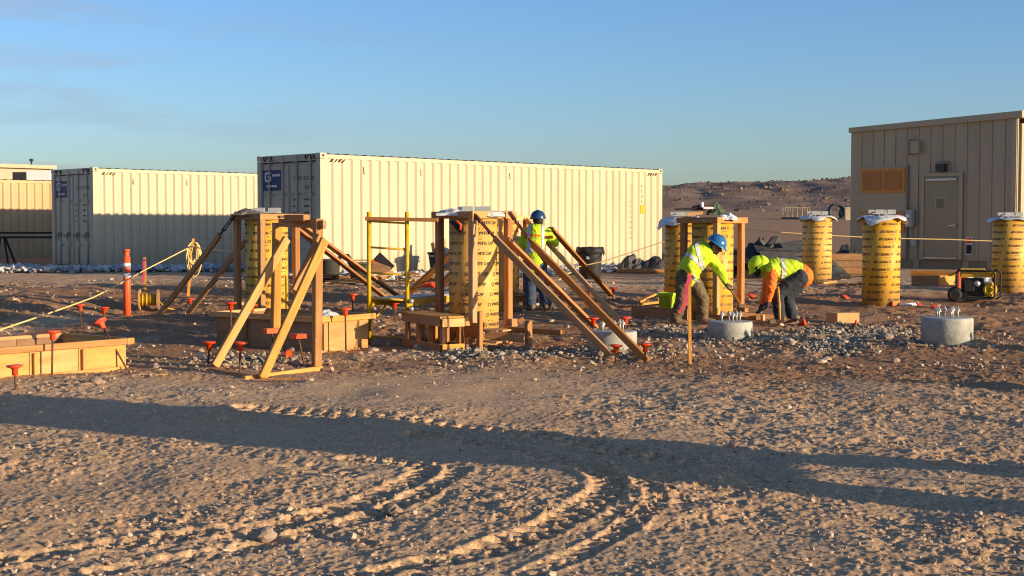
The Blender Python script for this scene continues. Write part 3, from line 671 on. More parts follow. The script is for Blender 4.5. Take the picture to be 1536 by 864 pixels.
# wall panel with plywood-covered openings at the left
pl = MB().box(2.98, 4.34, .082, .105, .30, 2.72).obj('wall_panel', 'siding', t, **LO)
MB().box(2.94, 2.978, .082, .13, .28, 2.74).obj('panel_trim', 'trim', t, **LO)
for (z0, z1) in ((2.02, 2.66), (.98, 1.52)):
    o = MB().box(3.02, 4.32, .106, .135, z0, z1).obj('opening_frame', 'louvre', t, **LO)
    for (a, b) in ((3.10, 3.60), (3.68, 4.24)): MB().box(a, b, .136, .150, z0 + .07, z1 - .07).obj('opening_cover', 'louvred', o, **LO)
mt = MB().box(2.74, 2.94, .082, .25, 1.12, 1.56).obj('meter_box', 'grey', t, **LO); MB().lathe([(.05, 0), (.05, .04), (0, .045)], (2.84, .25, 1.40), 12, axis=(0, 1, 0)).obj('meter_dial', 'white', mt, **LO)
MB().tube([(2.84, .12, 1.12), (2.84, .12, .75)], .02, 8).obj('conduit', 'grey', t, **LO); MB().box(2.66, 2.80, .082, .17, .62, .80).obj('outlet_box', 'grey', t, **LO)
sg = MB().box(1.14, 1.32, .082, .09, .42, .86).obj('notice', 'white', t, **LO); MB().box(1.155, 1.305, .0905, .094, .44, .67).obj('notice_print', 'black', sg, **LO); MB().box(1.155, 1.305, .0905, .094, .70, .84).obj('notice_header', 'oranged', sg, **LO)

# ================================================================ printed fibre form tubes
TUBE_R = .325
def tube_print(t, c, z0, z1, flip, ang0, every=.132, seed=0):
    """rows of WHITE CAP printing wound round the tube"""
    k1, k2 = MB(), MB(); rr = TUBE_R + .003; sz = .25 / max(q[0] for q in text_data('WHITE CAP', 1.0, .035)[0])
    tv, tf = text_data('WHITE CAP', sz, .035); bw = max(q[0] for q in tv); tv = [(q[0], q[1] * 1.18) for q in tv]
    ring_v = []; ring_f = []; nn = 12
    for i in range(nn):
        a = 2 * math.pi * i / nn
        ring_v += [(-.042 + .025 * math.cos(a), .014 + .025 * math.sin(a)), (-.042 + .016 * math.cos(a), .014 + .016 * math.sin(a))]
    for i in range(nn): j = (i + 1) % nn; ring_f.append((2 * i, 2 * j, 2 * j + 1, 2 * i + 1))
    small = [(0, -.018), (bw * .85, -.018), (bw * .85, -.010), (0, -.010)]
    dots = [(-.03, -.068), (-.015, -.068), (-.015, -.053), (-.03, -.053)]; dots2 = [(.01, -.066), (.045, -.066), (.045, -.055), (.01, -.055)]
    rows = int((z1 - z0 - .06) / every)
    def wrap(q, off, zc):
        u_, v_ = q
        if flip: u_, v_ = -u_, -v_
        n = -(off + u_) / 1.0
        a = -math.pi / 2 + (off + u_) / TUBE_R
        return (c[0] + rr * math.cos(a), c[1] + rr * math.sin(a), zc + v_)
    for r in range(rows + 1):
        zc = z1 - .10 - r * every
        for col in range(5):
            off = ang0 * TUBE_R + col * 2 * math.pi * TUBE_R / 5 - .030 * r * (1 if not flip else 1)
            k = k1 if (col * 3 + seed) % 5 != 1 else k2
            vv = [wrap(q, off, zc) for q in tv]; k.add(vv, tf)
            k.add([wrap(q, off, zc) for q in ring_v], ring_f)
            k.add([wrap(q, off, zc) for q in small], [(0, 1, 2, 3)])
            if zc - .09 > z0 + .02:
                k.add([wrap(q, off, zc) for q in dots], [(0, 1, 2, 3)]); k2.add([wrap(q, off, zc) for q in dots2], [(0, 1, 2, 3)])
    # keep only what lies on the tube
    for k, m in ((k1, 'ink'), (k2, 'ink2')):
        keep = [f for f in k.f if all(z0 + .01 < k.v[i][2] < z1 - .005 for i in f)]; k.f = keep
        k.obj('printed_lettering', m, t)['kind'] = 'stuff'
def form_tube(p, ztop, label, flip=False, ang0=0.0, seed=0):
    t = thing('form_tube', label, 'form tube', p, 'printed fibre form tubes for concrete piers')
    z0 = p.z - .06
    MB().lathe([(TUBE_R, z0), (TUBE_R, ztop), (TUBE_R - .012, ztop), (TUBE_R - .012, ztop - .05), (0, ztop - .05)], (p.x, p.y, 0), 48).obj('shell', 'tube', t, True)
    sp = MB(); pts = []          # the lapped spiral seam
    for i in range(60):
        a = i * .12 + seed; z = z0 + .1 + i * (ztop - z0 - .2) / 60; pts.append((p.x + (TUBE_R + .0005) * math.cos(a), p.y + (TUBE_R + .0005) * math.sin(a), z))
    sp.tube(pts, .002, 4); sp.obj('spiral_seam', 'tube', t)
    tube_print(t, (p.x, p.y), max(p.z, z0), ztop, flip, ang0, seed=seed)
    return t
def sheet(p, ztop, label, r=.40, hem=.13, seed=1, m='plastic', name='plastic_sheet'):
    """crumpled sheet draped over the top of a tube"""
    rn = random.Random(seed); n = 40; ph = [rn.uniform(0, 6.28) for _ in range(5)]
    mb = MB(); rings = [(0.02, 0), (.5 * TUBE_R, 0), (.92 * TUBE_R, 0), (1.05 * TUBE_R, .02), (r * .98, .5), (r * 1.04, 1.0)]
    for (rad, dr_) in rings:
        for k in range(n):
            a = 2 * math.pi * k / n
            wv = math.sin(3 * a + ph[0]) * .5 + math.sin(5 * a + ph[1]) * .35 + math.sin(8 * a + ph[2]) * .25
            rr = rad * (1 + (.10 * wv if dr_ > .3 else .01 * wv))
            z = ztop + .012 + (.035 * abs(math.sin(2 * a + ph[3]) * math.cos(4 * a + ph[4] + rad * 9)) if dr_ == 0 else .012) - dr_ * hem * (.55 + .55 * max(-.7, wv)) + rn.uniform(-.006, .006)
            mb.v.append((p.x + rr * math.cos(a), p.y + rr * math.sin(a), z))
    for i in range(len(rings) - 1):
        for k in range(n): k2 = (k + 1) % n; mb.f.append((i * n + k, i * n + k2, (i + 1) * n + k2, (i + 1) * n + k))
    mb.f.append(tuple(range(n)))
    loc = Vector((p.x, p.y, ztop))
    o = mb.top(name, m, label, 'plastic sheet' if m == 'plastic' else 'blanket', loc, 'sheets draped over the form tubes')
    sm = o.modifiers.new('s', 'SOLIDIFY'); sm.thickness = .003
    return o
def plate(p, z, label, n=4, r=.20, sc=1.0, seed=0):
    """steel template with the anchor bolts sticking up on top of a tube"""
    t = thing('bolt_template', label, 'bolt template', (p.x, p.y, z), 'steel bolt templates on the form tubes')
    rn = random.Random(seed)
    MB().box(p.x - r, p.x + r, p.y - r * .8, p.y + r * .8, z + .055, z + .075).obj('plate', 'grey', t)
    for i in range(n):
        a = 2 * math.pi * (i + .5) / n + .3; x, y = p.x + r * .85 * math.cos(a), p.y + r * .7 * math.sin(a)
        b = MB().tube([(x, y, z + .02), (x, y, z + .10)], .016, 8).obj('bolt', 'steel', t, True)
        MB().box(x - .055 * sc, x + .055 * sc, y - .03, y + .03, z + .076, z + .076 + .045 * sc).obj('washer', 'grey', b)
    return t

tops = {}
def mk_tube(key, p, pytop, label, **kw):
    zt = at(768, pytop, p.y).z; tops[key] = zt; form_tube(p, zt, label, **kw); return zt
mk_tube('c', CT, 325, 'tallest yellow printed tube, inside the timber frame beside the yellow scaffold', ang0=-.95, seed=1)
mk_tube('l', TL, 325, 'yellow printed tube inside the left timber frame with the long diagonal braces', ang0=-.9, seed=2, flip=True)
mk_tube('c2', TC2, 328, 'yellow printed tube just left of the worker with his back turned', ang0=-.6, seed=3)
mk_tube('r', TR, 331, 'yellow printed tube inside the timber frame behind the stooping worker in brown trousers', ang0=-.7, seed=0, flip=True)
mk_tube('r2', TR2, 329, 'shaded printed tube at the left of the stooping worker, beside the lime bucket', ang0=.5, seed=4, flip=True)
mk_tube('a', T1225, 326, 'printed tube right behind the bending worker in the orange sleeves', ang0=-.35, seed=1)
mk_tube('b', T1321, 326, 'freestanding printed tube in front of the olive building, left of the generator', ang0=.55, seed=2, flip=True)
mk_tube('d', T1508, 329, 'printed tube cut by the right edge of the picture behind the generator', ang0=.6, seed=3, flip=True)
sheet(T1225, tops['a'], 'white crumpled sheet on the tube behind the bending worker', seed=3, hem=.12)
sheet(T1321, tops['b'], 'white crumpled sheet on the freestanding tube left of the generator', seed=8, hem=.16, r=.42)
sheet(T1508, tops['d'], 'white crumpled sheet on the tube at the right edge', seed=5, hem=.08)
sheet(TR2, tops['r2'], 'grey crumpled sheet hanging from the shaded tube beside the lime bucket', seed=11, hem=.22, r=.43)
sheet(TR, tops['r'], 'white crumpled sheet under the tools on the right timber frame', seed=13, hem=.03, r=.36)
sheet(TL, tops['l'], 'dark crumpled blanket on top of the left framed tube', seed=17, hem=.03, r=.36, m='blanket', name='blanket')
sheet(CT, tops['c'], 'grey crumpled sheet on top of the tall framed tube', seed=19, hem=.03, r=.37)
for key, p, lab, sd in (('a', T1225, 'steel bolt template on the tube behind the bending worker', 1), ('b', T1321, 'steel bolt template on the freestanding tube left of the generator', 2), ('d', T1508, 'steel bolt template on the tube at the right edge', 3),
                        ('c', CT, 'steel bolt template on the tall framed tube beside the scaffold', 4), ('c2', TC2, 'steel bolt template on the tube left of the worker with his back turned', 5), ('l', TL, 'steel bolt template on the left framed tube', 6), ('r2', TR2, 'steel bolt template on the shaded tube beside the lime bucket', 7)):
    plate(p, tops[key], lab, seed=sd, sc=1.3)

# ================================================================ timber frames round the tubes
FR = 'timber frames bracing the form tubes'
def frame(c, zt, label, hd=.45, th=R(45), foot=None, posts=(1, 1, 1, 1), beam_over=.07, zb=None):
    t = thing('tube_frame', label, 'timber frame', c, FR)
    e1 = Vector((math.cos(th), math.sin(th), 0)); e2 = Vector((-math.sin(th), math.cos(th), 0)); s = hd / math.sqrt(2); c = Vector((c.x, c.y, 0))
    N, Rt, B, Lf = c - e1 * s - e2 * s, c + e1 * s - e2 * s, c + e1 * s + e2 * s, c - e1 * s + e2 * s
    for i, (q, dx) in enumerate(((N, 0), (Rt, 0), (B, 0), (Lf, 0))):
        if posts[i]: board('post', (q.x, q.y, gz(q.x, q.y) - .03), (q.x, q.y, zt - .10), .09, .09, 'woodr' if i in (1, 3) else 'wood', t, up=e1)
    zz = zt - .055; o = .0
    E = e1 * (s + .045 + beam_over); F = e2 * (s + .045 + beam_over)
    for (a, b, off) in ((-1, 1, -1),):
        board('top_beam', c - e2 * (s + .022) - e1 * (s + .045) + Vector((0, 0, zz)), c - e2 * (s + .022) + E + Vector((0, 0, zz)), .044, .092, 'wood', t)
        board('top_beam', c - e1 * (s + .022) - e2 * (s - .001) + Vector((0, 0, zz)), c - e1 * (s + .022) + F + Vector((0, 0, zz)), .044, .092, 'woodr', t)
        board('top_beam', c + e2 * (s + .022) - e1 * (s - .001) + Vector((0, 0, zz)), c + e2 * (s + .022) + E + Vector((0, 0, zz)), .044, .092, 'wood', t)
        board('top_beam', c + e1 * (s + .022) - e2 * (s - .001) + Vector((0, 0, zz)), c + e1 * (s + .022) + e2 * (s - .001) + Vector((0, 0, zz)), .044, .092, 'wood', t)
    bt = MB().tube([N - e2 * .05 + e1 * .30 + Vector((0, 0, zz)), N - e2 * .08 + e1 * .30 + Vector((0, 0, zz))], .02, 6).obj('bolt_head', 'rust', t)
    return t
def brace(parent, top, knee, footp, m='wood', wd=.04, ht=.092, tb='redp', up=(0, 0, 1)):
    """plank brace; between knee and top a turnbuckle"""
    b = board('brace', knee, footp, wd, ht, m, parent, up=up)
    if top is not None:
        top, knee = Vector(top), Vector(knee); d = (top - knee); a = d.normalized(); sd = a.cross(Vector((0, 0, 1))).normalized() * .022
        mb = MB(); q0, q1 = knee + d * .22, knee + d * .72
        mb.tube([knee - a * .25, q0], .016, 6); mb.tube([q1, top], .016, 6); mb.tube([q0 - sd, q1 - sd], .011, 6); mb.tube([q0 + sd, q1 + sd], .011, 6)
        mb.box(0, 0, 0, 0, 0, 0)
        mb.v = mb.v[:-8]; mb.f = mb.f[:-6]
        mb.beam(q0 - sd * 1.5, q0 + sd * 1.5, .03, .03); mb.beam(q1 - sd * 1.5, q1 + sd * 1.5, .03, .03); mb.beam(top - a * .10, top + a * .03, .05, .035)
        mb.beam(knee - a * .05, knee - a * .35, .012, .06)
        o = mb.obj('turnbuckle', tb, parent)
    return b
def gat(px, D, dz=0): return on(px, D, dz)

fc = frame(CT, tops['c'] + .075, 'timber frame round the tall tube beside the scaffold, with two turnbuckle braces to the right')
brace(fc, at(713, 323, 17.62), at(742, 357, 17.45), gat(921, 16.0), 'wood')
brace(fc, at(766, 321, 17.95), at(799, 366, 17.75), gat(972, 15.75), 'woodr', wd=.045)
brace(fc, None, at(760, 358, 17.9), at(893, 491, 19.2), 'woodr', wd=.11, ht=.042)
brace(fc, None, at(692, 366, 18.5), at(606, 447, 20.6), 'woodr', wd=.11, ht=.042)
brace(fc, None, at(690, 398, 18.6), at(648, 444, 19.9), 'woodr', wd=.11, ht=.042)
fl = frame(TL, tops['l'] + .05, 'left timber frame round a tube, braced to both sides with long planks')
brace(fl, at(354, 320, 20.9), at(330, 352, 21.4), gat(237, 22.6), 'woodr', wd=.05, tb='blackp')
brace(fl, None, at(368, 362, 21.3), gat(281, 22.8), 'woodr')
brace(fl, None, at(452, 338, 21.1), gat(604, 25.0), 'woodr', wd=.11, ht=.042)
brace(fl, None, at(436, 336, 21.4), gat(592, 24.0), 'woodr', wd=.11, ht=.042)
f2 = frame(TC2, tops['c2'] + .06, 'timber frame that the worker with his back turned is fixing')
brace(f2, None, at(790, 330, 23.4), gat(933, 21.0), 'wood', ht=.085)
brace(f2, None, at(826, 342, 24.0), gat(919, 26.2), 'woodr', wd=.11, ht=.042)
fr = frame(TR, tops['r'] + .06, 'right timber frame behind the stooping worker in brown trousers')

# foot boards round the bases
def pieces(name, label, cat, loc, lst, group=None):
    t = thing(name, label, cat, loc, group)
    for (nm, p0, p1, wd, ht, m) in lst: board(nm, p0, p1, wd, ht, m, t)
    return t
pieces('base_crib', 'loose crib of short boards around the foot of the tall tube', 'timber crib', at(740, 520, 17.0), [
    ('board', at(728, 502, 17.05), at(786, 508, 16.9), .04, .10, 'woodr'), ('board', at(763, 494, 17.45), at(842, 499, 17.1), .045, .075, 'woodr'),
    ('board', at(698, 494, 17.5), at(722, 497, 17.2), .04, .19, 'woodr'), ('board', at(697, 522, 17.2), at(720, 524, 17.0), .05, .11, 'wood'),
    ('stake', at(720, 533, 16.75), at(720, 467, 16.75), .05, .06, 'woodr'), ('stake', at(793, 520, 17.05), at(793, 481, 17.05), .05, .09, 'woodr'),
    ('board', at(727, 494, 17.5), at(757, 496, 17.3), .42, .02, 'ply'), ('board', at(729, 511, 17.0), at(755, 513, 16.8), .25, .02, 'ply'),
    ('board', at(763, 484, 17.6), at(772, 484, 17.5), .09, .10, 'woodr'), ('board', at(778, 483, 17.3), at(786, 478, 17.3), .05, .07, 'wood'),
    ('board', at(686, 516, 17.3), at(692, 508, 17.3), .05, .12, 'wood'), ('board', at(703, 508, 17.4), at(714, 505, 17.4), .09, .05, 'wood')])
pieces('base_crib', 'low boards at the feet of the worker with his back turned', 'timber crib', at(790, 452, 22.9), [
    ('board', at(770, 448, 22.95), at(808, 450, 22.85), .045, .10, 'woodr'), ('board', at(772, 459, 22.9), at(790, 459, 22.8), .25, .03, 'ply'),
    ('stake', at(767, 466, 22.8), at(767, 435, 22.8), .06, .10, 'woodr'), ('board', at(774, 440, 23.0), at(791, 442, 22.9), .30, .03, 'wood'), ('stake', at(812, 462, 22.95), at(812, 445, 22.95), .05, .06, 'wood')])
pieces('base_crib', 'long boards on edge around the foot of the right framed tube', 'timber crib', at(1070, 480, 21.0), [
    ('board', at(948, 466, 21.9), at(1032, 472, 21.2), .04, .17, 'woodr'), ('board', at(1052, 477, 20.9), at(1122, 483, 20.6), .04, .14, 'woodr'),
    ('board', at(1107, 476, 20.9), at(1160, 480, 20.9), .045, .16, 'woodr'), ('board', at(1108, 462, 21.0), at(1120, 463, 20.9), .10, .10, 'wood'),
    ('stake', at(1144, 487, 20.8), at(1144, 472, 20.8), .05, .05, 'wood'), ('board', at(1118, 484, 20.7), at(1133, 486, 20.6), .06, .05, 'wood')])
pieces('lumber_offcuts', 'short pale planks lying between the trash can and the lime bucket', 'planks', at(975, 455, 24.0), [
    ('plank', at(958, 453, 24.2), at(982, 441, 24.5), .09, .04, 'wood'), ('plank', at(962, 456, 23.8), at(990, 453, 24.0), .09, .04, 'wood'), ('plank', at(985, 449, 24.2), at(994, 446, 24.3), .07, .06, 'wood')])

# ================================================================ poured footings
def footing(p, r, h, label, bolts=((-.12, -.06), (.02, -.10), (.13, 0), (0, .10), (-.10, .08), (.10, .09)), bh=.13):
    t = thing('concrete_footing', label, 'concrete footing', p, 'round concrete footings with anchor bolts')
    MB().lathe([(r, p.z - .08), (r, p.z + h - .034), (r, p.z + h - .022), (r - .006, p.z + h - .007), (r - .022, p.z + h), (r - .035, p.z + h), (0, p.z + h + .003)], (p.x, p.y, 0), 40).obj('concrete', 'concrete', t, True)
    for (dx, dy) in bolts:
        x, y, z = p.x + dx, p.y + dy, p.z + h
        b = MB().tube([(x, y, z - .02), (x, y, z + bh)], .013, 8).obj('anchor_bolt', 'steel', t, True)
        MB().tube([(x, y, z + bh * .62), (x, y, z + bh * .80)], .026, 6).obj('nut', 'steel', b)
        MB().tube([(x, y, z + bh * .56), (x, y, z + bh * .61)], .036, 10).obj('washer', 'steel', b)
    return t
def smooth_edges(o):
    pass
footing(CB1, .30, .30, 'round concrete footing crossed by two plank braces')
footing(CB2, .295, .235, 'round concrete footing between the two stooping workers')
footing(CB3, .312, .325, 'largest round concrete footing alone at the right, below the generator')
for (x, y, h, lb) in ((7.35, 16.02, .40, 'farther unseen concrete footing added beyond the right edge to cast a shadow'), (7.0, 12.1, .42, 'nearer unseen concrete footing added beyond the right edge to cast a shadow')):  # unseen footings added to throw small shadows into view
    footing(Vector((x, y, gz(x, y))), .31, h, lb)

# ================================================================ rebar stakes with orange caps
def rebar(pb, pt, label, cap='mush', m='oranged', yaw=0):
    t = thing('rebar_stake', label, 'rebar stake', pb, 'steel stakes with orange safety caps')
    pb, pt = Vector(pb), Vector(pt); a = (pt - pb).normalized()
    MB().tube([pb - a * .08, pt], .011, 8).obj('rod', 'rust', t, True)
    if cap == 'mush':
        MB().lathe([(.026, -.075), (.030, -.015), (.045, -.004), (.075, .006), (.078, .020), (.05, .024), (0, .026)], pt, 14, axis=a).obj('safety_cap', m, t, True)
    else:
        q = Matrix.Rotation(yaw, 3, 'Z'); mb = MB().box(-.085, .085, -.045, .045, -.02, .035); mb.v = [tuple(pt + q @ (Vector((1, 0, 0)) * x_ + Vector((0, 1, 0)) * y_ + a * z_)) for x_, y_, z_ in mb.v]; mb.obj('safety_cap', m, t)
    return t
RB = [  # base px, base depth, cap px, cap py, cap depth, label
    (24, 12.75, 22, 551, 12.75, 'capped rebar stake nearest the left edge, in front of the left form box', 0),
    (78, 14.02, 79, 499, 14.02, 'capped rebar stake upright against the long side of the left form box', 0),
    (122, 20.0, 120, 459, 20.0, 'capped rebar stake behind the left form box, left of the close pair', 0),
    (157, 19.6, 156, 463, 19.6, 'upright capped rebar stake behind the corner of the left form box', 0),
    (191, 14.75, 151, 484, 14.9, 'slanting capped rebar stake leaning over the corner of the left form box', 0),
    (285, 24.2, 285, 449, 24.2, 'capped rebar stake at the foot of the stake with the rope coil', 0),
    (312, 14.9, 314, 515, 14.9, 'capped rebar stake at the left end of the trestle sill, tilted cap', 0),
    (359, 14.35, 361, 516, 14.35, 'capped rebar stake behind the front sill of the trestle', 0),
    (347, 17.2, 346, 456, 17.2, 'capped rebar stake at the left corner of the footing form behind the trestle', 0),
    (379, 18.2, 378, 459, 18.2, 'capped rebar stake inside the footing form below the left tube', 0),
    (519, 16.75, 518, 465, 16.75, 'capped rebar stake against the sunlit side of the form left of the scaffold', 0),
    (529, 19.8, 529, 443, 19.8, 'dark red capped rebar stake behind the form, left of the scaffold', 0),
    (592, 21.5, 592, 456, 21.5, 'capped rebar stake under the scaffold platform', 0),
    (890, 18.2, 890, 479, 18.2, 'capped rebar stake left behind the braced footing', 0),
    (938, 17.3, 938, 478, 17.3, 'capped rebar stake right behind the braced footing', 0),
    (923, 15.7, 924, 520, 15.7, 'capped rebar stake at the foot of the left plank brace', 0),
    (967, 15.55, 968, 518, 15.55, 'capped rebar stake at the foot of the right plank brace', 0),
    (883, 24.5, 884, 434, 24.5, 'capped rebar stake left of the far brace foot, below the trash can', 0),
    (919, 24.9, 920, 433, 24.9, 'capped rebar stake at the far brace foot, right of the trash can', 0),
    (1464, 29.2, 1464, 405, 29.2, 'capped rebar stake standing behind the generator', 0),
]
for (bx_, bD, cx_, cy_, cD, lab, _) in RB:
    pb = gat(bx_, bD); rebar(pb, at(cx_, cy_, cD), lab)
rebar(gat(457, 15.3), at(447, 505, 15.2), 'rebar stake with a flat block cap leaning between the trestle posts', 'block', 'orange', .5)
rebar(gat(412, 15.4), at(408, 497, 15.4), 'rebar stake with a flat block cap below the short trestle post', 'block', 'orange', .5)
rebar(gat(698, 16.95), at(693, 486, 16.95), 'rebar stake with a square block cap at the end of the wooden bench', 'block', 'card', .4)
def loose_cap(px, D, label, tilt, m='oranged'):
    p = on(px, D, .035); a = Vector((math.sin(tilt), -.35, math.cos(tilt))).normalized()
    o = MB().lathe([(.028, -.06), (.032, -.015), (.05, -.004), (.075, .006), (.078, .020), (.05, .024), (0, .026)], p, 14, axis=a).top('safety_cap', m, label, 'safety cap', p, 'loose orange rebar caps on the ground', True)
for a_ in ((1206, 20.2, 'orange rebar cap on the ground right of the bending worker', 1.2), (1283, 19.9, 'orange rebar cap lying right of the cardboard box', 1.5), (1266, 21.8, 'orange rebar cap lying behind the cardboard box', .3),
           (1338, 24.0, 'orange rebar cap against the foot of the freestanding tube', 1.4), (1379, 23.9, 'orange rebar cap right of the freestanding tube', .5), (1402, 23.6, 'orange rebar cap just above the largest footing', .2),
           (1268, 25.6, 'orange rebar cap between the two right-hand tubes', .4), (1127, 26.0, 'dark red rebar cap on the ground left of the bending worker', .3), (1413, 29.0, 'orange rebar cap on the form boards behind the generator', .7), (432, 16.0, 'pink rebar cap in the soil under the trestle', 1.3)):
    loose_cap(*a_)

# ================================================================ timber footing forms
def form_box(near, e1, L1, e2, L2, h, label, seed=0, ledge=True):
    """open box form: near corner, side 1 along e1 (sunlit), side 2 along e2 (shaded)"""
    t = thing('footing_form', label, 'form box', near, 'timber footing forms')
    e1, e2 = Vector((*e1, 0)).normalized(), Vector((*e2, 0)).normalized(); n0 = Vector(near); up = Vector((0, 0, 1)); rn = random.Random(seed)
    for (o, e, L, out, m) in ((n0, e1, L1, -e2, 'ply'), (n0 + e2 * L2, e1, L1, e2, 'plyd'), (n0, e2, L2, -e1, 'plyd'), (n0 + e1 * L1, e2, L2, e1, 'ply')):  # darker plywood on the sides turned from the sun: shade put into colour
        k = max(1, round(L / .62)); w_ = L / k
        for i in range(k):
            a = o + e * (w_ * i + .004) + up * (h / 2 - .02); b = o + e * (w_ * (i + 1) - .004) + up * (h / 2 - .02)
            board('panel', a, b, .02, h + rn.uniform(-.01, .02), m, t)
            q = o + e * (w_ * i + .05) + out * .033; board('cleat', q - up * .04, q + up * (h - .06), .04, .04, m, t, up=e)
        if ledge:
            board('ledger', o - e * .06 + out * .033 + up * (h - .01), o + e * (L + .10) + out * .033 + up * (h - .01), .045, .07, 'wood', t)
        board('sill', o + out * .036 - up * .01, o + e * L + out * .036 - up * .01, .05, .06, 'wood', t)
    return t
# left edge box: right corner near px 180, y 553
cnr = at(186, 549, 14.9); a1 = Vector((.62, .785))
near = Vector((cnr.x - a1.x * 2.3, cnr.y - a1.y * 2.3, 0)); near.z = gz(near.x, near.y) * .5 + cnr.z * .5
form_box((near.x, near.y, cnr.z - .02), (.62, .785), 2.3, (-.785, .62), 1.15, .30, 'low timber footing form at the left edge of the picture', 1)
q = MB()
t = thing('tarp', 'crumpled grey plastic and rubble inside the left form box', 'tarp', (near.x - .1, near.y + 1.2, cnr.z + .2))
def crumple(cx, cy, cz, rx, ry, h, seed, n=18, yaw=0):
    mb = MB(); ca, sa = math.cos(yaw), math.sin(yaw)
    g = np.linspace(-1, 1, n); GX, GY = np.meshgrid(g, g)
    hz = fbm(GX * 2.2 + seed, GY * 2.2, seed, 4) * h * (1 - .75 * np.clip(GX ** 2 + GY ** 2, 0, 1.3)) + .0
    jx = GX * rx * (1 + .25 * (vn(GX * 2 + 3, GY * 2, seed + 5) - .5)); jy = GY * ry * (1 + .25 * (vn(GX * 2, GY * 2 + 3, seed + 9) - .5))
    for i in range(n):
        for j in range(n): mb.v.append((cx + jx[i, j] * ca - jy[i, j] * sa, cy + jx[i, j] * sa + jy[i, j] * ca, cz + hz[i, j]))
    mb.f = [(i * n + j, i * n + j + 1, (i + 1) * n + j + 1, (i + 1) * n + j) for i in range(n - 1) for j in range(n - 1)]
    # closed underneath, so that it has a body
    b0 = len(mb.v); mb.v += [(v[0], v[1], cz - .03) for v in mb.v[:n * n]]
    mb.f += [tuple(reversed([k + b0 for k in f])) for f in mb.f]
    edge = [(0, j) for j in range(n)] + [(i, n - 1) for i in range(1, n)] + [(n - 1, j) for j in range(n - 2, -1, -1)] + [(i, 0) for i in range(n - 2, 0, -1)]
    for k in range(len(edge)):
        (i, j), (i2, j2) = edge[k], edge[(k + 1) % len(edge)]; mb.f.append((i2 * n + j2, i * n + j, i * n + j + b0, i2 * n + j2 + b0))
    return mb
cc = near + Vector((.62 * 1.3 - .785 * .57, .785 * 1.3 + .62 * .57, 0))
crumple(cc.x, cc.y, cnr.z + .08, 1.0, .50, .22, 3, yaw=math.atan2(.785, .62)).obj('sheet', 'plastic', t)
crumple(cc.x - .3, cc.y - .4, cnr.z + .10, .4, .3, .22, 4).obj('fill', 'grv', t)
# form behind the trestle: near corner px 478, y 531
nb = at(479, 531, 16.75)
form_box((nb.x, nb.y, nb.z), (.60, .80), .86, (-.80, .60), 1.85, .43, 'deep timber footing form behind the trestle, left of the scaffold', 2)
p = at(492, 472, 17.4); o = crumple(p.x, p.y, p.z - .04, .16, .16, .17, 8).top('plastic_bag', 'plastic', 'pale blue grey plastic bag on the corner of the deep footing form', 'plastic bag', p, None, True)

# trestle in front of it
tr = thing('braced_trestle', 'raw lumber trestle with two sloping legs in the left foreground', 'trestle', at(400, 560, 14.4))
board('sill', at(294, 550, 15.0), at(378, 567, 13.95), .09, .045, 'woodr', tr)
board('sill', at(366, 571, 13.9), at(482, 555, 14.85), .045, .09, 'wood', tr)
board('sill', at(322, 553, 15.0), at(388, 546, 15.4), .045, .085, 'wood', tr)
board('sill', at(408, 541, 15.55), at(476, 552, 14.98), .06, .06, 'woodr', tr)
board('post', at(413, 499, 15.55), at(416, 334, 15.55), .085, .09, 'wood', tr, up=(.8, .6, 0))
board('post', at(475, 553, 14.95), at(477, 328, 14.95), .085, .09, 'wood', tr, up=(.8, .6, 0))
board('top_beam', at(420, 334, 15.5), at(487, 337, 14.87), .045, .09, 'woodr', tr)
board('top_block', at(431, 327, 15.3), at(460, 327, 15.0), .08, .075, 'woodr', tr)
board('leg', at(430, 358, 15.45), at(322, 549, 14.75), .045, .105, 'wood', tr, up=(.6, .8, 0))
board('leg', at(487, 360, 14.80), at(393, 568, 13.95), .045, .105, 'wood', tr, up=(.6, .8, 0))
board('leg', at(481, 354, 14.92), at(442, 436, 14.72), .045, .10, 'woodr', tr, up=(.6, .8, 0))

# step bench
e1 = Vector((-.48, .876, 0)); e2 = Vector((.876, .48, 0)); N = at(662, 530, 16.7); t = thing('step_bench', 'low wooden step bench with a plywood top at the foot of the tall tube', 'bench', N)
up = Vector((0, 0, 1)); hB, LB, WB = .45, 1.12, .31
board('top', N + e2 * WB / 2 - e1 * .03 + up * (hB - .012), N + e2 * WB / 2 + e1 * (LB + .03) + up * (hB - .012), WB + .06, .024, 'ply', t)
for s_ in (0, WB): board('rail', N + e2 * s_ + up * (hB - .075), N + e2 * s_ + e1 * LB + up * (hB - .075), .04, .10, 'wood' if s_ else 'woodr', t)
for s_ in (0, WB): board('rail', N + e2 * s_ + up * .06, N + e2 * s_ + e1 * LB + up * .06, .04, .10, 'woodr', t)
for s_ in (0, LB): board('end_rail', N + e1 * s_ + up * .055 - e1 * .03, N + e2 * WB + e1 * s_ + up * .055 - e1 * .03, .02, .11, 'wood', t)
board('end_rail', N - e1 * .03 + up * (hB - .08), N + e2 * WB - e1 * .03 + up * (hB - .08), .02, .10, 'wood', t)
for s_ in (.05, LB * .36, LB * .66, LB - .05):
    for w_ in (.04, WB - .04): board('leg', N + e1 * s_ + e2 * w_, N + e1 * s_ + e2 * w_ + up * (hB - .03), .04, .085, 'woodr', t, up=e1)

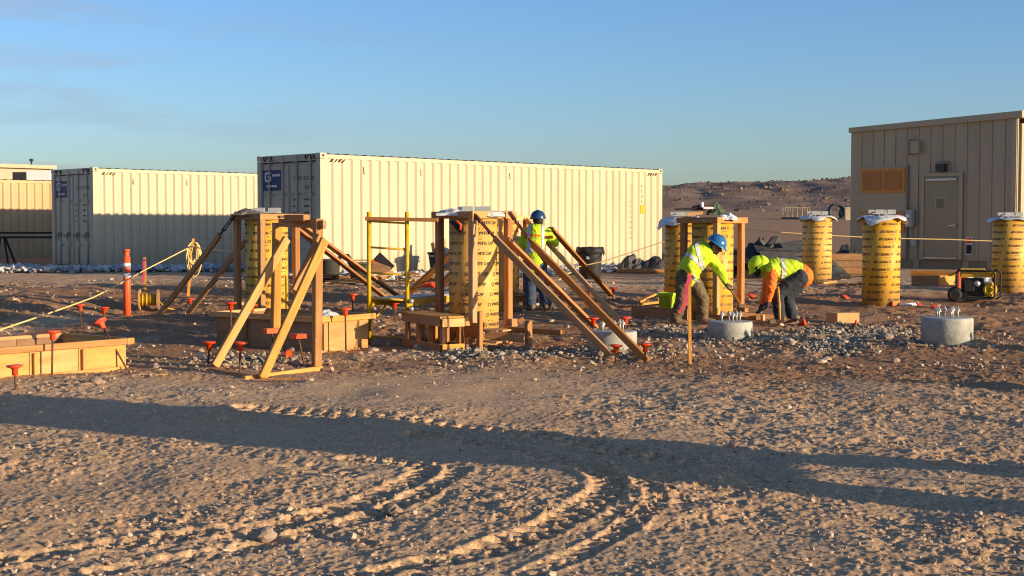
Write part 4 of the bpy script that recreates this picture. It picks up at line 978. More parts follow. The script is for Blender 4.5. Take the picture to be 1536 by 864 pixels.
# ================================================================ yellow scaffold
t = thing('rolling_scaffold', 'yellow steel ladder-frame scaffold with a grey platform, left of the tall tube', 'scaffold', at(583, 516, 18.1))
P1, P2 = gat(554, 18.0), gat(611, 17.9); SH = Vector((.86, 1.75, 0)); P3, P4 = P1 + SH, P2 + SH; P3.z = gz(P3.x, P3.y); P4.z = gz(P4.x, P4.y)
for q_, zt in ((P1, 1.74), (P2, 1.74), (P3, 1.2), (P4, 1.2)): MB().tube([q_, (q_.x, q_.y, zt)], .027, 10).obj('upright', 'yellow', t, True)
for z in (.10, .60, .93, 1.26, 1.60):
    MB().tube([(P1.x, P1.y, z + .02), (P2.x, P2.y, z - .01)], .014, 8).obj('rung', 'yellow', t, True)
    if z < 1.2: MB().tube([(P3.x, P3.y, z), (P4.x, P4.y, z)], .014, 8).obj('rung', 'yellow', t, True)
for a_, b_ in ((P1, P3), (P2, P4)):
    MB().beam((a_.x, a_.y, .56), (b_.x, b_.y, .56), .035, .09).obj('side_truss', 'yellow', t); MB().tube([(a_.x, a_.y, .30), (a_.x + .14, a_.y + .28, .42), (a_.x + .2, a_.y + .4, .55)], .014, 8).obj('gusset', 'yellow', t, True)
dk = MB(); A, B_ = Vector((P1.x + .03, P1.y, .62)), Vector((P2.x - .03, P2.y, .62)); A.y += .03; B_.y += .03
dk.add([A, B_, B_ + SH * .97, A + SH * .97, A - up * .035, B_ - up * .035, B_ + SH * .97 - up * .035, A + SH * .97 - up * .035], [(0, 1, 2, 3), (7, 6, 5, 4), (0, 4, 5, 1), (1, 5, 6, 2), (2, 6, 7, 3), (3, 7, 4, 0)])
for v_ in range(len(dk.v)):
    x_, y_, z_ = dk.v[v_]; dk.v[v_] = (x_, y_, z_)
dk.obj('platform', 'grey', t)
for (q_, dz) in ((P2, .58), (P2, .48)): MB().lathe([(.03, 0), (.03, .05), (0, .055)], (q_.x + .03, q_.y - .02, dz), 10, axis=(1, -.3, 0)).obj('lock_pin', 'steel', t, True)
ob = board('crossbar_plank', at(548, 328, 17.95), at(657, 330, 17.75), .04, .05, 'woodr', None); ob.name = 'plank'
tag(ob, 'narrow plank lying across the scaffold top to the tall frame', 'plank')

# ================================================================ stakes, ropes, delineator
p = DEL; t = thing('delineator_post', 'tall orange traffic delineator post with two white bands', 'delineator', p)
r = .062; h = 1.19
MB().lathe([(r, p.z - .05), (r, p.z + h - .13), (r * .75, p.z + h - .125), (r * .8, p.z + h - .03), (r * .95, p.z + h - .02), (r * .95, p.z + h), (0, p.z + h)], (p.x, p.y, 0), 20).obj('post', 'orange', t, True)
for z in (.88, .71): MB().lathe([(r + .002, p.z + h * 0 + z), (r + .002, p.z + z + .075)], (p.x, p.y, 0), 20).obj('reflective_band', 'white', t, True)
MB().lathe([(.18, p.z - .03), (.17, p.z + .025), (.07, p.z + .045)], (p.x, p.y, 0), 20).obj('base', 'black', t, True)
def lath(pb, pt, label, flag=None, wd=.038, tipc=None):
    t = thing('survey_lath', label, 'stake', pb, 'wooden lath stakes')
    pb, pt = Vector(pb), Vector(pt); a = (pt - pb); board('lath', pb - a.normalized() * .05, pt, .012, wd, 'wood', t, up=(1, .2, 0))
    if tipc: board('painted_tip', pt - a * tipc, pt + a * .012, .0135, wd + .003, M['oranged'], t, up=(1, .2, 0))
    if flag:
        d, ln = flag
        mb = MB(); pr = []
        for i in range(9):
            s_ = i / 8; c_ = pt - a.normalized() * (.03 + ln * s_) + Vector((d * s_ * (1 + .3 * math.sin(s_ * 7)), -.02 - .015 * math.sin(s_ * 9), 0)); pr.append(c_)
        for c_ in pr: mb.v += [tuple(c_ + Vector((-.02, 0, 0))), tuple(c_ + Vector((.02, -.008, 0)))]
        mb.f = [(2 * i, 2 * i + 1, 2 * i + 3, 2 * i + 2) for i in range(8)]
        o = mb.obj('flagging_tape', 'pink', t); o.modifiers.new('s', 'SOLIDIFY').thickness = .003
    return t
lath(gat(218, 24.3), at(217, 386, 24.3), 'lath stake with pink flagging beside the orange delineator', (-.03, .42), .05)
cs = lath(gat(282, 25.2), at(290, 358, 25.2), 'lath stake carrying the coil of yellow rope', None, .05)
lath(on(1035, 15.3), at(1034, 411, 15.3), 'tall lath stake with pink flagging in front of the stooping worker', (-.10, .40), .036, .10)
lath(on(1225, 31.6), at(1225, 350, 31.6), 'lath stake hidden behind the tube by the bending worker', None, .04)
lath(on(1500, 31.5), at(1500, 361, 31.5), 'lath stake behind the tube at the right edge', None, .04)
# coil of rope on its stake
p = at(290, 372, 25.15); mb = MB(); rn = random.Random(4)
for k in range(9):
    w_, l_ = rn.uniform(.07, .13), rn.uniform(.16, .34); ox, oy = rn.uniform(-.05, .06), rn.uniform(-.06, -.02); pts = []
    for i in range(25):
        a = 2 * math.pi * i / 24; pts.append((p.x + ox + w_ * math.sin(a), p.y + oy + .02 * math.sin(3 * a + k), p.z + .10 - l_ + l_ * math.cos(a)))
    mb.tube(pts, .011, 6)
mb.tube([(p.x - .04, p.y - .04, p.z - .05), (p.x - .03, p.y - .05, p.z - .35), (p.x - .05, p.y - .03, p.z - .62)], .011, 6)
tag(mb.obj('rope_coil', 'rope', None, True), 'yellow rope coil hanging on a stake in front of the shaded container', 'rope')
def rope(pts, label, r=.011, sag=.03):
    out = []
    for i in range(len(pts) - 1):
        a, b = Vector(pts[i]), Vector(pts[i + 1]); n = 10
        for k in range(n + (i == len(pts) - 2)): s_ = k / n; q = a.lerp(b, s_); q.z -= sag * (b - a).length * .25 * s_ * (1 - s_); out.append(q)
    return tag(MB().tube(out, r, 6).obj('barrier_rope', 'rope', None, True), label, 'rope', 'yellow barrier ropes')
rope([at(-60, 514, 13.6), at(140, 446, 19.2), at(217, 405, 24.25), at(286, 370, 25.1), at(362, 379, 21.0)], 'yellow barrier rope strung from the left edge to the left timber frame')
rope([at(838, 420, 30.2), at(868, 400, 32.0), at(905, 392, 32.0), at(997, 362, 31.8), at(1112, 344, 31.7), at(1225, 352, 31.55), at(1321, 357, 31.5), at(1420, 359, 31.5), at(1500, 362, 31.45)], 'yellow barrier rope strung from the trash can to the tube at the right edge', .012)

# cable reel
p = gat(224, 24.0); t = thing('cable_reel', 'small wooden reel of yellow cord beside the pink flagged stake', 'cable reel', p)
ax = Vector((1, .15, 0)).normalized(); c = p + up * .19
for s_ in (-.16, .15): MB().lathe([(.025, -.012), (.185, -.012), (.185, .012), (.025, .012)], c + ax * s_, 28, axis=ax).obj('flange', 'ply' if s_ < 0 else 'plyd', t)
mb = MB()
for i in range(12): mb.lathe([(.085, -.012), (.112 + .012 * math.sin(i * 2.1), 0), (.085, .012)], c + ax * (-.13 + i * .0232), 18, axis=ax)
mb.obj('cord', 'cord', t, True)['kind'] = 'stuff'
MB().tube([c + ax * .05 + up * .09, c + ax * .2 - up * .02 + Vector((0, -.15, 0)), c + ax * .34 - up * .14 + Vector((0, -.2, 0)), c + ax * .5 - up * .18 + Vector((0, -.1, 0))], .010, 6).obj('cord_end', 'cord', t, True)

# ================================================================ trash can, bucket, bins by the container
p = CAN; t = thing('trash_can', 'black trash can with a bag folded over its rim, in front of the long container', 'trash can', p)
MB().lathe([(.235, p.z), (.245, p.z + .02), (.29, p.z + .70), (.30, p.z + .74), (.275, p.z + .74), (.23, p.z + .05), (0, p.z + .05)], (p.x, p.y, 0), 28).obj('body', 'blackp', t, True)
mb = MB(); nn = 36
for (rr, zz, j) in ((.20, .70, 0), (.28, .775, .012), (.312, .77, .015), (.327, .70, .03), (.337, .615, .05)):
    for k in range(nn): a = 2 * math.pi * k / nn; rn_ = math.sin(5 * a) * .5 + math.sin(9 * a + 1) * .4; mb.v.append((p.x + (rr + j * .4 * rn_) * math.cos(a), p.y + (rr + j * .4 * rn_) * math.sin(a), p.z + zz + j * rn_))
for i in range(4):
    for k in range(nn): k2 = (k + 1) % nn; mb.f.append((i * nn + k, i * nn + k2, (i + 1) * nn + k2, (i + 1) * nn + k))
mb.obj('liner_bag', 'black', t, True).modifiers.new('s', 'SOLIDIFY').thickness = .004
MB().box(p.x - .10, p.x - .01, p.y - .275, p.y - .262, p.z + .50, p.z + .56).obj('maker_plate', 'grey', t)
p = on(1000, 22.6); t = thing('bucket', 'lime green plastic bucket behind the stooping worker', 'bucket', p)
MB().lathe([(.115, p.z + .02), (.14, p.z + .33), (.152, p.z + .335), (.152, p.z + .38), (.14, p.z + .385), (.108, p.z + .05), (0, p.z + .05)], (p.x, p.y, 0), 24).obj('pail', 'bucket', t, True)
mb = MB()
for k_ in range(6):     # a line of print too small to read
    a0 = -math.pi / 2 + (-.10 + k_ * .034) / .133; a1 = a0 + .026 / .133; am0 = (a0 + a1) / 2
    mb.add([(p.x + .1345 * math.cos(q), p.y + .1345 * math.sin(q), p.z + z) for z in (.10, .125) for q in (a0, am0, a1)], [(0, 1, 4, 3), (1, 2, 5, 4)])
mb.obj('lettering', 'ink', t)['kind'] = 'stuff'
MB().tube([(p.x - .155, p.y, p.z + .33), (p.x - .12, p.y - .11, p.z + .26), (p.x, p.y - .155, p.z + .24), (p.x + .12, p.y - .11, p.z + .26), (p.x + .155, p.y, p.z + .33)], .004, 5).obj('handle', 'steel', t)
def bin_(px, D, py, r0, r1, h, m, label, cat='bin', name='scrap_bin'):
    p = on(px, D); t = thing(name, label, cat, p)
    MB().lathe([(r0, p.z), (r1, p.z + h), (r1 + .02, p.z + h), (r1 + .02, p.z + h - .04), (r1 - .01, p.z + h - .01), (r0 - .02, p.z + .04), (0, p.z + .04)], (p.x, p.y, 0), 22).obj('body', m, t, True)
    return t, p
M['navyc'] = mat('dark_blue_plastic', (.03, .04, .07), .6, var=.3)
t, p = bin_(663, 32.3, 0, .24, .33, .62, 'navyc', 'dark blue bin heaped with scrap against the sunlit container')
board('scrap', p + Vector((-.12, 0, .3)), p + Vector((-.22, .05, .84)), .05, .09, 'plyd', t); board('scrap', p + Vector((.1, 0, .3)), p + Vector((.05, .1, .92)), .04, .09, 'wood', t); crumple(p.x, p.y, p.z + .55, .28, .28, .30, 14).obj('rag', 'navyc', t)
t, p = bin_(541, 29.2, 0, .20, .26, .42, 'tarpg', 'grey tub behind the left brace planks near the container corner', 'tub', 'mortar_tub')
board('offcut', p + Vector((-.25, -.05, .46)), p + Vector((.15, -.05, .47)), .12, .03, 'wood', t)
t, p = bin_(493, 28.6, 0, .22, .24, .50, 'tarpg', 'grey drum partly hidden behind the trestle post', 'drum', 'grey_drum')
p = on(512, 29.4); t = thing('suction_hose', 'black and white bent hose arching beside the grey tub', 'hose', p)
MB().tube([p + Vector((-.32, 0, 0)), p + Vector((-.2, 0, .3)), p + Vector((-.02, 0, .53)), p + Vector((.14, 0, .56)), p + Vector((.26, 0, .36)), p + Vector((.30, 0, .05))], .045, 10).obj('hose', 'black', t, True)
p = on(566, 30.0); t = thing('toolbox', 'dark brown open toolbox tipped up behind the scaffold', 'toolbox', p)
mb = MB().box(-.22, .22, -.14, .14, 0, .24); q = Matrix.Rotation(.35, 3, 'Y'); mb.v = [tuple(p + Vector((0, 0, .15)) + q @ Vector(v)) for v in mb.v]; mb.obj('case', 'plyd', t)
mb = MB().box(-.22, .22, .14, .17, .0, .30); q = Matrix.Rotation(.75, 3, 'Y'); mb.v = [tuple(p + Vector((0, 0, .26)) + q @ Vector(v)) for v in mb.v]; mb.obj('lid', 'black', t)
MB().lathe([(.05, 0), (.05, .03), (0, .03)], p + Vector((-.08, -.2, .42)), 12, axis=(0, -1, .2)).obj('latch', 'orange', t)

# scattered scrap lumber by the containers
rn = random.Random(21)
def scrap_pile(px, D, n, label, spread=(1.3, .6), group='heaps of scrap lumber'):
    c = on(px, D); t = thing('scrap_lumber', label, 'scrap lumber', c, group)
    for i in range(n):
        a = rn.uniform(-.9, .9) + (0 if rn.random() < .7 else 1.4); L = rn.uniform(.25, .9); x = c.x + rn.uniform(-1, 1) * spread[0]; y = c.y + rn.uniform(-1, 1) * spread[1]; z = gz(x, y) + .03 + .05 * (i % 4)
        d = Vector((math.cos(a), math.sin(a), rn.uniform(-.06, .10))) * L / 2
        board('plank', Vector((x, y, z)) - d, Vector((x, y, z)) + d, rn.choice((.09, .14, .2)), rn.choice((.02, .04)), rn.choice(('wood', 'woodr', 'plyd', 'ply')), t)
scrap_pile(527, 28.2, 11, 'heap of scrap planks between the trestle and the scaffold', (.75, .5))
scrap_pile(600, 29.6, 16, 'wide heap of scrap planks behind the scaffold platform', (.95, .6))
scrap_pile(1262, 29.5, 6, 'scattered offcuts between the two right-hand tubes', (.5, .4))
p = on(640, 27.5); o = crumple(p.x, p.y, p.z, .28, .2, .22, 22).top('red_tarp', 'oranged', 'small crumpled red tarp behind the scaffold platform', 'tarp', p)
# covered stack at the container's right foot
p = on(958, 35.6); t = thing('covered_stack', 'grey plastic covered stack on boards at the right foot of the container', 'covered stack', p)
crumple(p.x - .15, p.y, p.z + .06, .42, .35, .62, 31).obj('cover', 'tarpg', t); crumple(p.x + .45, p.y, p.z + .10, .55, .45, .5, 33).obj('cover', 'tarp', t)
for s_ in (-.2, .15): board('skid', p + Vector((-.6, -.45 + s_, .06)), p + Vector((1.0, -.40 + s_, .06)), .09, .09, 'woodr', t)
# dark debris heap between right frame and tubes
p = on(1150, 33.0); t = thing('debris_heap', 'heap of black sheeting and grey felt behind the bending worker', 'debris heap', p)
crumple(p.x - .05, p.y + .2, p.z - .05, 1.05, .6, 1.6, 41, 22).obj('sheeting', 'tarp', t)
crumple(p.x + .95, p.y + .1, p.z - .05, 1.15, .5, .8, 43, 22).obj('sheeting', 'tarp', t)
rn2 = random.Random(3)
for i in range(8):
    a = rn2.uniform(-.4, .4); c = p + Vector((rn2.uniform(-.9, .8), rn2.uniform(-.5, 0), rn2.uniform(.35, .85))); d = Vector((math.cos(a), .2, math.sin(a) * .8)) * rn2.uniform(.25, .45)
    board('felt_piece', c - d, c + d, rn2.uniform(.3, .55), .015, 'tarpg' if i % 2 else 'tarp', t, up=(0, -.6, 1))
board('felt_slab', p + Vector((-.25, -.62, .48)), p + Vector((.55, -.62, .56)), .5, .03, 'tarpg', t, up=(0, -.8, .7))
p = on(1262, 34.5); t = thing('timber_crate', 'brown timber crate with a black bag on top, left of the olive building', 'crate', p)
for k in range(3): board('crate_board', p + Vector((-.75, -.3, .10 + .17 * k)), p + Vector((.55, -.3, .10 + .17 * k)), .03, .16, 'plyd', t)
MB().box(p.x - .72, p.x + .52, p.y - .28, p.y + .4, p.z, p.z + .50).obj('crate_body', 'plyd', t); crumple(p.x + .15, p.y, p.z + .5, .26, .26, .36, 51).obj('bag', 'tarp', t)
# form boards and paper bags behind the generator
p = on(1405, 28.6); t = thing('form_boards', 'brown form boards lying behind the generator', 'boards', p)
board('board', at(1368, 421, 29.2), at(1409, 421, 28.8), .05, .22, 'woodr', t); board('board', at(1409, 422, 28.7), at(1431, 422, 28.9), .05, .24, 'wood', t); board('board', at(1366, 410, 29.9), at(1440, 411, 29.6), .05, .12, 'woodr', t)
for px_, lab in ((1450, 'white plastic bag behind the left of the generator'), (1481, 'white plastic bag behind the right of the generator')):
    p = at(px_, 413, 28.3); crumple(p.x, p.y, p.z - .14, .20, .15, .36, px_ % 50).top('plastic_bag', 'white', lab, 'plastic bag', p, None, True)
p = at(1443, 409, 28.0); MB().box(p.x - .09, p.x + .09, p.y - .08, p.y + .08, p.z - .35, p.z + .06).top('orange_box', 'orange', 'small orange box above the left end of the generator', 'box', p)
p = on(1264, 20.6); t = thing('cardboard_box', 'small brown box on the soil between the bending worker and the largest footing', 'box', p)
mb = MB().box(-.19, .19, -.15, .15, 0, .15); q = Matrix.Rotation(.35, 3, 'Z'); mb.v = [tuple(p + q @ Vector(v)) for v in mb.v]; mb.obj('carton', 'card', t)
mb = MB().box(-.195, .195, -.155, .155, .151, .156); mb.v = [tuple(p + q @ Vector(v)) for v in mb.v]; mb.obj('flap', 'card', t)
p = on(1362, 24.1); MB().tube([p + Vector((-.16, 0, .03)), p + Vector((.16, -.05, .03))], .04, 12).top('paper_roll', 'white', 'white roll on the ground right of the freestanding tube', 'paper roll', p, None, True)

# ================================================================ generator
p = GEN; t = thing('generator', 'yellow and black portable generator on wheels in front of the right edge tube', 'generator', p)
g = p + up * .0; XR = Vector((.95, -.30, 0)).normalized(); YR = Vector((.30, .95, 0)).normalized()
def gp(x, y, z): return g + XR * x + YR * y + up * z
def gbox(name, x0, x1, y0, y1, z0, z1, m, par=t):
    mb = MB().box(x0, x1, y0, y1, z0, z1); mb.v = [tuple(gp(*v)) for v in mb.v]; o = mb.obj(name, m, par); b = o.modifiers.new('b', 'BEVEL'); b.width = .015; b.segments = 2; return o
for y in (-.24, .24):
    MB().tube([gp(-.33, y, .08), gp(-.33, y, .50), gp(-.30, y, .56), gp(.28, y, .56), gp(.32, y, .50), gp(.32, y, .10), gp(.26, y, .06), gp(-.28, y, .06), gp(-.33, y, .10)], .018, 8).obj('frame_tube', 'black', t, True)
for x, z in ((-.33, .52), (.32, .52), (-.3, .07), (.3, .07)): MB().tube([gp(x, -.24, z), gp(x, .24, z)], .016, 8).obj('cross_tube', 'black', t, True)
gbox('fuel_tank', -.27, .16, -.20, .20, .44, .60, 'yellow'); o = gbox('engine_block', -.25, .14, -.19, .19, .10, .42, 'black'); gbox('control_panel', -.20, -.02, -.215, -.19, .18, .38, 'blackp', o)
MB().lathe([(.055, 0), (.055, .02), (0, .025)], gp(.02, -.2, .33), 14, axis=-YR).obj('air_filter', 'steel', o, True)
MB().lathe([(.13, 0), (.13, .03), (.115, .045), (.08, .045), (.075, .03), (.04, .03), (.035, .06), (0, .06)], gp(.24, -.15, .22), 24, axis=(-YR + XR * .5)).obj('recoil_cover', 'yellow', t)
gbox('alternator', .14, .30, -.14, .16, .10, .36, 'steel'); gbox('top_bracket', .14, .34, -.18, .0, .44, .54, 'yellow')
MB().tube([gp(.34, -.22, .06), gp(.42, -.22, .10), gp(.42, -.22, .52), gp(.36, -.22, .58), gp(.30, -.22, .56)], .018, 8).obj('end_guard', 'black', t, True)
MB().tube([gp(-.33, -.20, .50), gp(-.46, -.20, .47), gp(-.46, .20, .47), gp(-.33, .20, .50)], .016, 8).obj('lift_handle', 'yellow', t, True)
for y in (-.30, .26):
    wv = MB().lathe([(.06, -.035), (.115, -.035), (.125, -.02), (.125, .02), (.115, .035), (.06, .035)], gp(-.36, y, .125), 24, axis=YR).obj('wheel', 'black', t, True)
    MB().lathe([(.0, -.030), (.022, -.030), (.024, -.018), (.07, -.018), (.078, -.037), (.078, .037), (.07, .018), (0, .018)], gp(-.36, y, .125), 20, axis=YR).obj('rim', 'yellow', wv)

# tools on the right frame
zt = tops['r'] + .12; c = TR; t = thing('tool_pile', 'dark tool case, level and green bag piled on the right timber frame', 'tools', (c.x, c.y, zt))
board('level', at(1012, 314, 21.5), at(1070, 312, 21.5), .05, .03, 'black', t); board('level_end', at(1055, 312, 21.45), at(1070, 312, 21.45), .055, .034, 'white', t)
p = at(1050, 311, 21.7); crumple(p.x, p.y, p.z - .02, .13, .12, .12, 61).obj('tool_case', 'redp', t); p = at(1074, 316, 21.7); crumple(p.x, p.y, p.z - .04, .13, .13, .26, 62).obj('canvas_bag', 'green', t)
p = at(1053, 306, 21.6); MB().lathe([(.025, -.06), (.028, .02), (0, .03)], p, 10).obj('bottle', 'white', t, True)
board('block', at(1030, 322, 21.4), at(1054, 319, 21.4), .06, .05, 'wood', t); p = at(1090, 322, 21.4); crumple(p.x, p.y, p.z - .05, .14, .12, .12, 63).obj('folded_sheet', 'white', t)
# rag and rock on the left and tall frames
p = at(374, 318, 21.0); crumple(p.x, p.y, p.z - .02, .20, .16, .13, 71).top('dark_bundle', 'blanket', 'dark bundle lying on the left timber frame', 'bundle', p)
p = at(683, 318, 18.0); crumple(p.x, p.y, p.z - .02, .22, .20, .15, 73).top('grey_bundle', 'plastic', 'grey crumpled bundle on the left corner of the tall frame', 'bundle', p)
p = at(687, 338, 17.75); t = thing('ratchet_clamp', 'black and red clamp hanging under the tall frame beam', 'clamp', p)
MB().beam(at(676, 330, 17.7), at(692, 347, 17.7), .05, .07).obj('clamp_body', 'black', t); MB().tube([at(684, 331, 17.65), at(691, 337, 17.65), at(690, 345, 17.65)], .018, 8).obj('clamp_jaw', 'oranged', t, True)
p = at(732, 319, 17.9); o = crumple(p.x, p.y, p.z - .02, .20, .13, .08, 75).top('white_sheet', 'white', 'folded white sheet on the sunlit beam of the tall frame', 'sheet', p)

# ================================================================ black trestle table at far left
p = on(16, 42.5); t = thing('sawhorse_beam', 'long dark steel beam resting on black sawhorses at the left edge', 'sawhorse', p)
for xo in (-.25, 3.6, -4.0):
    for s_ in (-1, 1):
        for q_ in (-1, 1): MB().tube([p + Vector((xo + s_ * .28, q_ * .3, 0)), p + Vector((xo + s_ * .08, q_ * .05, .78))], .035, 6).obj('leg', 'black', t)
for z in (.80, .94): board('beam', p + Vector((-5, 0, z)), p + Vector((5, .35, z)), .16, .06, 'black', t)

# ================================================================ distant yard
p = on(1196, 112); t = thing('pipe_rack', 'pale metal cage rack far off on the plain', 'rack', p)
for i in range(6):
    x = p.x - 1.0 + i * .4
    for y in (0, .9): MB().tube([(x, p.y + y, p.z), (x, p.y + y, p.z + .95)], .022, 5).obj('bar', 'sidingl', t)
for z in (.1, .5, .95): MB().tube([(p.x - 1.0, p.y, p.z + z), (p.x + 1.0, p.y, p.z + z)], .025, 5).obj('rail', 'sidingl', t)
MB().box(p.x - 1.1, p.x + 1.1, p.y - .1, p.y + 1, p.z - .05, p.z + .15).obj('pallet', 'tarpg', t)
for k, (px_, D_, s_) in enumerate(((1256, 110, 1.0), (1271, 112, .8))):
    p = on(px_, D_); t = thing('pipe_coil', ('large' if k == 0 else 'small') + ' dark coil of pipe far off, left of the olive building', 'pipe coil', p, 'far coils of pipe')
    for i in range(5):
        pts = [(p.x + s_ * .62 * math.cos(a), p.y + i * .16, p.z + s_ * .60 + s_ * .6 * math.sin(a)) for a in np.linspace(0, 2 * math.pi, 25)]; MB().tube(pts, .10, 8).obj('pipe_turn', 'poly', t, True)
p = on(1272, 108); MB().box(p.x - .25, p.x + .25, p.y - .2, p.y + .2, p.z, p.z + .9).box(p.x - .3, p.x + .3, p.y - .25, p.y + .25, p.z + .91, p.z + 1.0).top('storage_box', 'sidingl', 'pale box among the far coils of pipe', 'box', p)

# scrub on the hills
n = 5500; hx_ = rng.uniform(-60, 130, n); hy_ = rng.uniform(150, 252, n); hz_ = hill_h(hx_, hy_); k = hz_ > base_h(hx_, hy_) - .3; hx_, hy_, hz_ = hx_[k], hy_[k], hz_[k]; n = len(hx_)
v = np.repeat(ICO[None], n, 0) * (1 + .4 * rng.uniform(-1, 1, (n, 12, 1))) * np.clip(rng.lognormal(-2.0, .45, n), .06, .4)[:, None, None]; v[:, :, 2] *= .7
Pv = (v + np.stack([hx_, hy_, hz_ + .08], 1)[:, None, :]).reshape(-1, 3); Fv = (ICF[None] + (np.arange(n) * 12)[:, None, None]).reshape(-1, 3)
M['scrub'] = stone_mat('dry_scrub', (.08, .055, .035), (.18, .125, .075), (.30, .22, .14))
me = bpy.data.meshes.new('scrub'); me.from_pydata(Pv.tolist(), [], Fv.tolist()); o = link_mesh('scrub', me, 'scrub'); o['kind'] = 'stuff'; tag(o, 'dry scrub dotted over the distant brown hill', 'scrub')

# ================================================================ single rocks and sticks in the foreground
def rock(px, py, r, label, seed, m='rock'):
    x, y = gpt(px, py); z = gz(x, y); bm = bmesh.new(); bmesh.ops.create_icosphere(bm, subdivisions=2, radius=1); rn = random.Random(seed); ph = [rn.uniform(0, 9) for _ in range(6)]
    for q_ in bm.verts:
        c_ = q_.co; f_ = 1 + .22 * math.sin(2.1 * c_.x + ph[0]) * math.cos(1.7 * c_.y + ph[1]) + .14 * math.sin(4.3 * c_.z + 3.1 * c_.x + ph[2]); q_.co = Vector((c_.x * f_ * 1.15, c_.y * f_ * .9, c_.z * f_ * .68)) * r
    me = bpy.data.meshes.new('rock'); bm.to_mesh(me); bm.free(); o = link_mesh('rock', me, m); o.location = (x, y, z + r * .40); o.rotation_euler = (0, 0, rn.uniform(0, 6)); tag(o, label, 'rock', 'larger loose rocks')
for i, a_ in enumerate(((143, 580, .075, 'tan rock below the corner of the left form box'), (118, 583, .04, 'small rock left of the tan rock by the left form box'), (1333, 517, .10, 'flat tan rock left of the largest footing'), (1487, 599, .05, 'pale round rock near the right edge, larger of two'),
                        (1507, 600, .035, 'pale round rock near the right edge, smaller of two'), (1463, 624, .035, 'pale pebble left below the pair of round rocks'), (1018, 617, .045, 'square reddish rock below the lath stake'), (1102, 634, .03, 'tan rock in the soil right of the lath stake'), (1134, 713, .035, 'dark clod inside the long foreground shadow'),
                        (585, 772, .05, 'lump of soil between the curved tyre tracks'), (395, 812, .05, 'lump of soil at the lower left tyre track'), (1345, 545, .05, 'rock in front of the largest footing'))): rock(*a_, i)
def stick(px0, py0, px1, py1, label, wd=.03):
    a, b = gpt(px0, py0), gpt(px1, py1); p0 = Vector((a[0], a[1], gz(*a) + .03)); p1 = Vector((b[0], b[1], gz(*b) + .03)); o = board('wood_strip', p0, p1, wd, .015, 'wood', None); tag(o, label, 'wood strip')
stick(389, 573, 449, 573, 'thin wood strip lying in front of the trestle'); stick(222, 569, 249, 567, 'thin wood strip lying between the left form box and the trestle')

# ================================================================ unseen tank-shaped shadow caster added outside the frame (throws the long foreground shadow)
p = Vector((5.35, 6.75, 0)); p.z = gz(p.x, p.y); t = thing('shadow_caster_tank', 'unseen shadow caster added beyond the right edge, shaped like a raised tank on legs', 'shadow caster', p)
dsn = Vector((to_sun.x, to_sun.y, 0)).normalized(); sd = Vector((-dsn.y, dsn.x, 0))
MB().lathe([(0, -.82), (.22, -.79), (.40, -.70), (.52, -.58), (.59, -.42), (.59, .42), (.52, .58), (.40, .70), (.22, .79), (0, .82)], p + up * 1.20, 32, axis=sd).obj('tank', 'white', t, True)  # ends rounded so that the cast shadow tapers
for a_ in (-1, 1):
    for b_ in (-1, 1): MB().tube([p + sd * (.50 * a_) + dsn * (.42 * b_), p + sd * (.42 * a_) + dsn * (.3 * b_) + up * .85], .035, 8).obj('leg', 'rust', t)
    MB().beam(p + sd * (.62 * a_) + up * -.02, p + sd * (.56 * a_) + up * .80, .40, .10, up=dsn).obj('shadow_plate', 'rust', t)  # added to throw the streaks at the right end of the shadow
    MB().beam(p + sd * (.45 * a_) - dsn * .34 + up * .62, p + sd * (.45 * a_) + dsn * .34 + up * .62, .06, .07).obj('cradle', 'rust', t)
    MB().beam(p + sd * (.48 * a_) - dsn * .4 + up * .20, p + sd * (.46 * a_) + dsn * .38 + up * .45, .03, .04).obj('cross_brace', 'rust', t)
MB().tube([p + up * .66, p + up * .5 + dsn * .2, p + dsn * .5 + up * .1, p + dsn * .3 - sd * .6 + up * .05], .02, 8).obj('caster_hose', 'black', t, True)

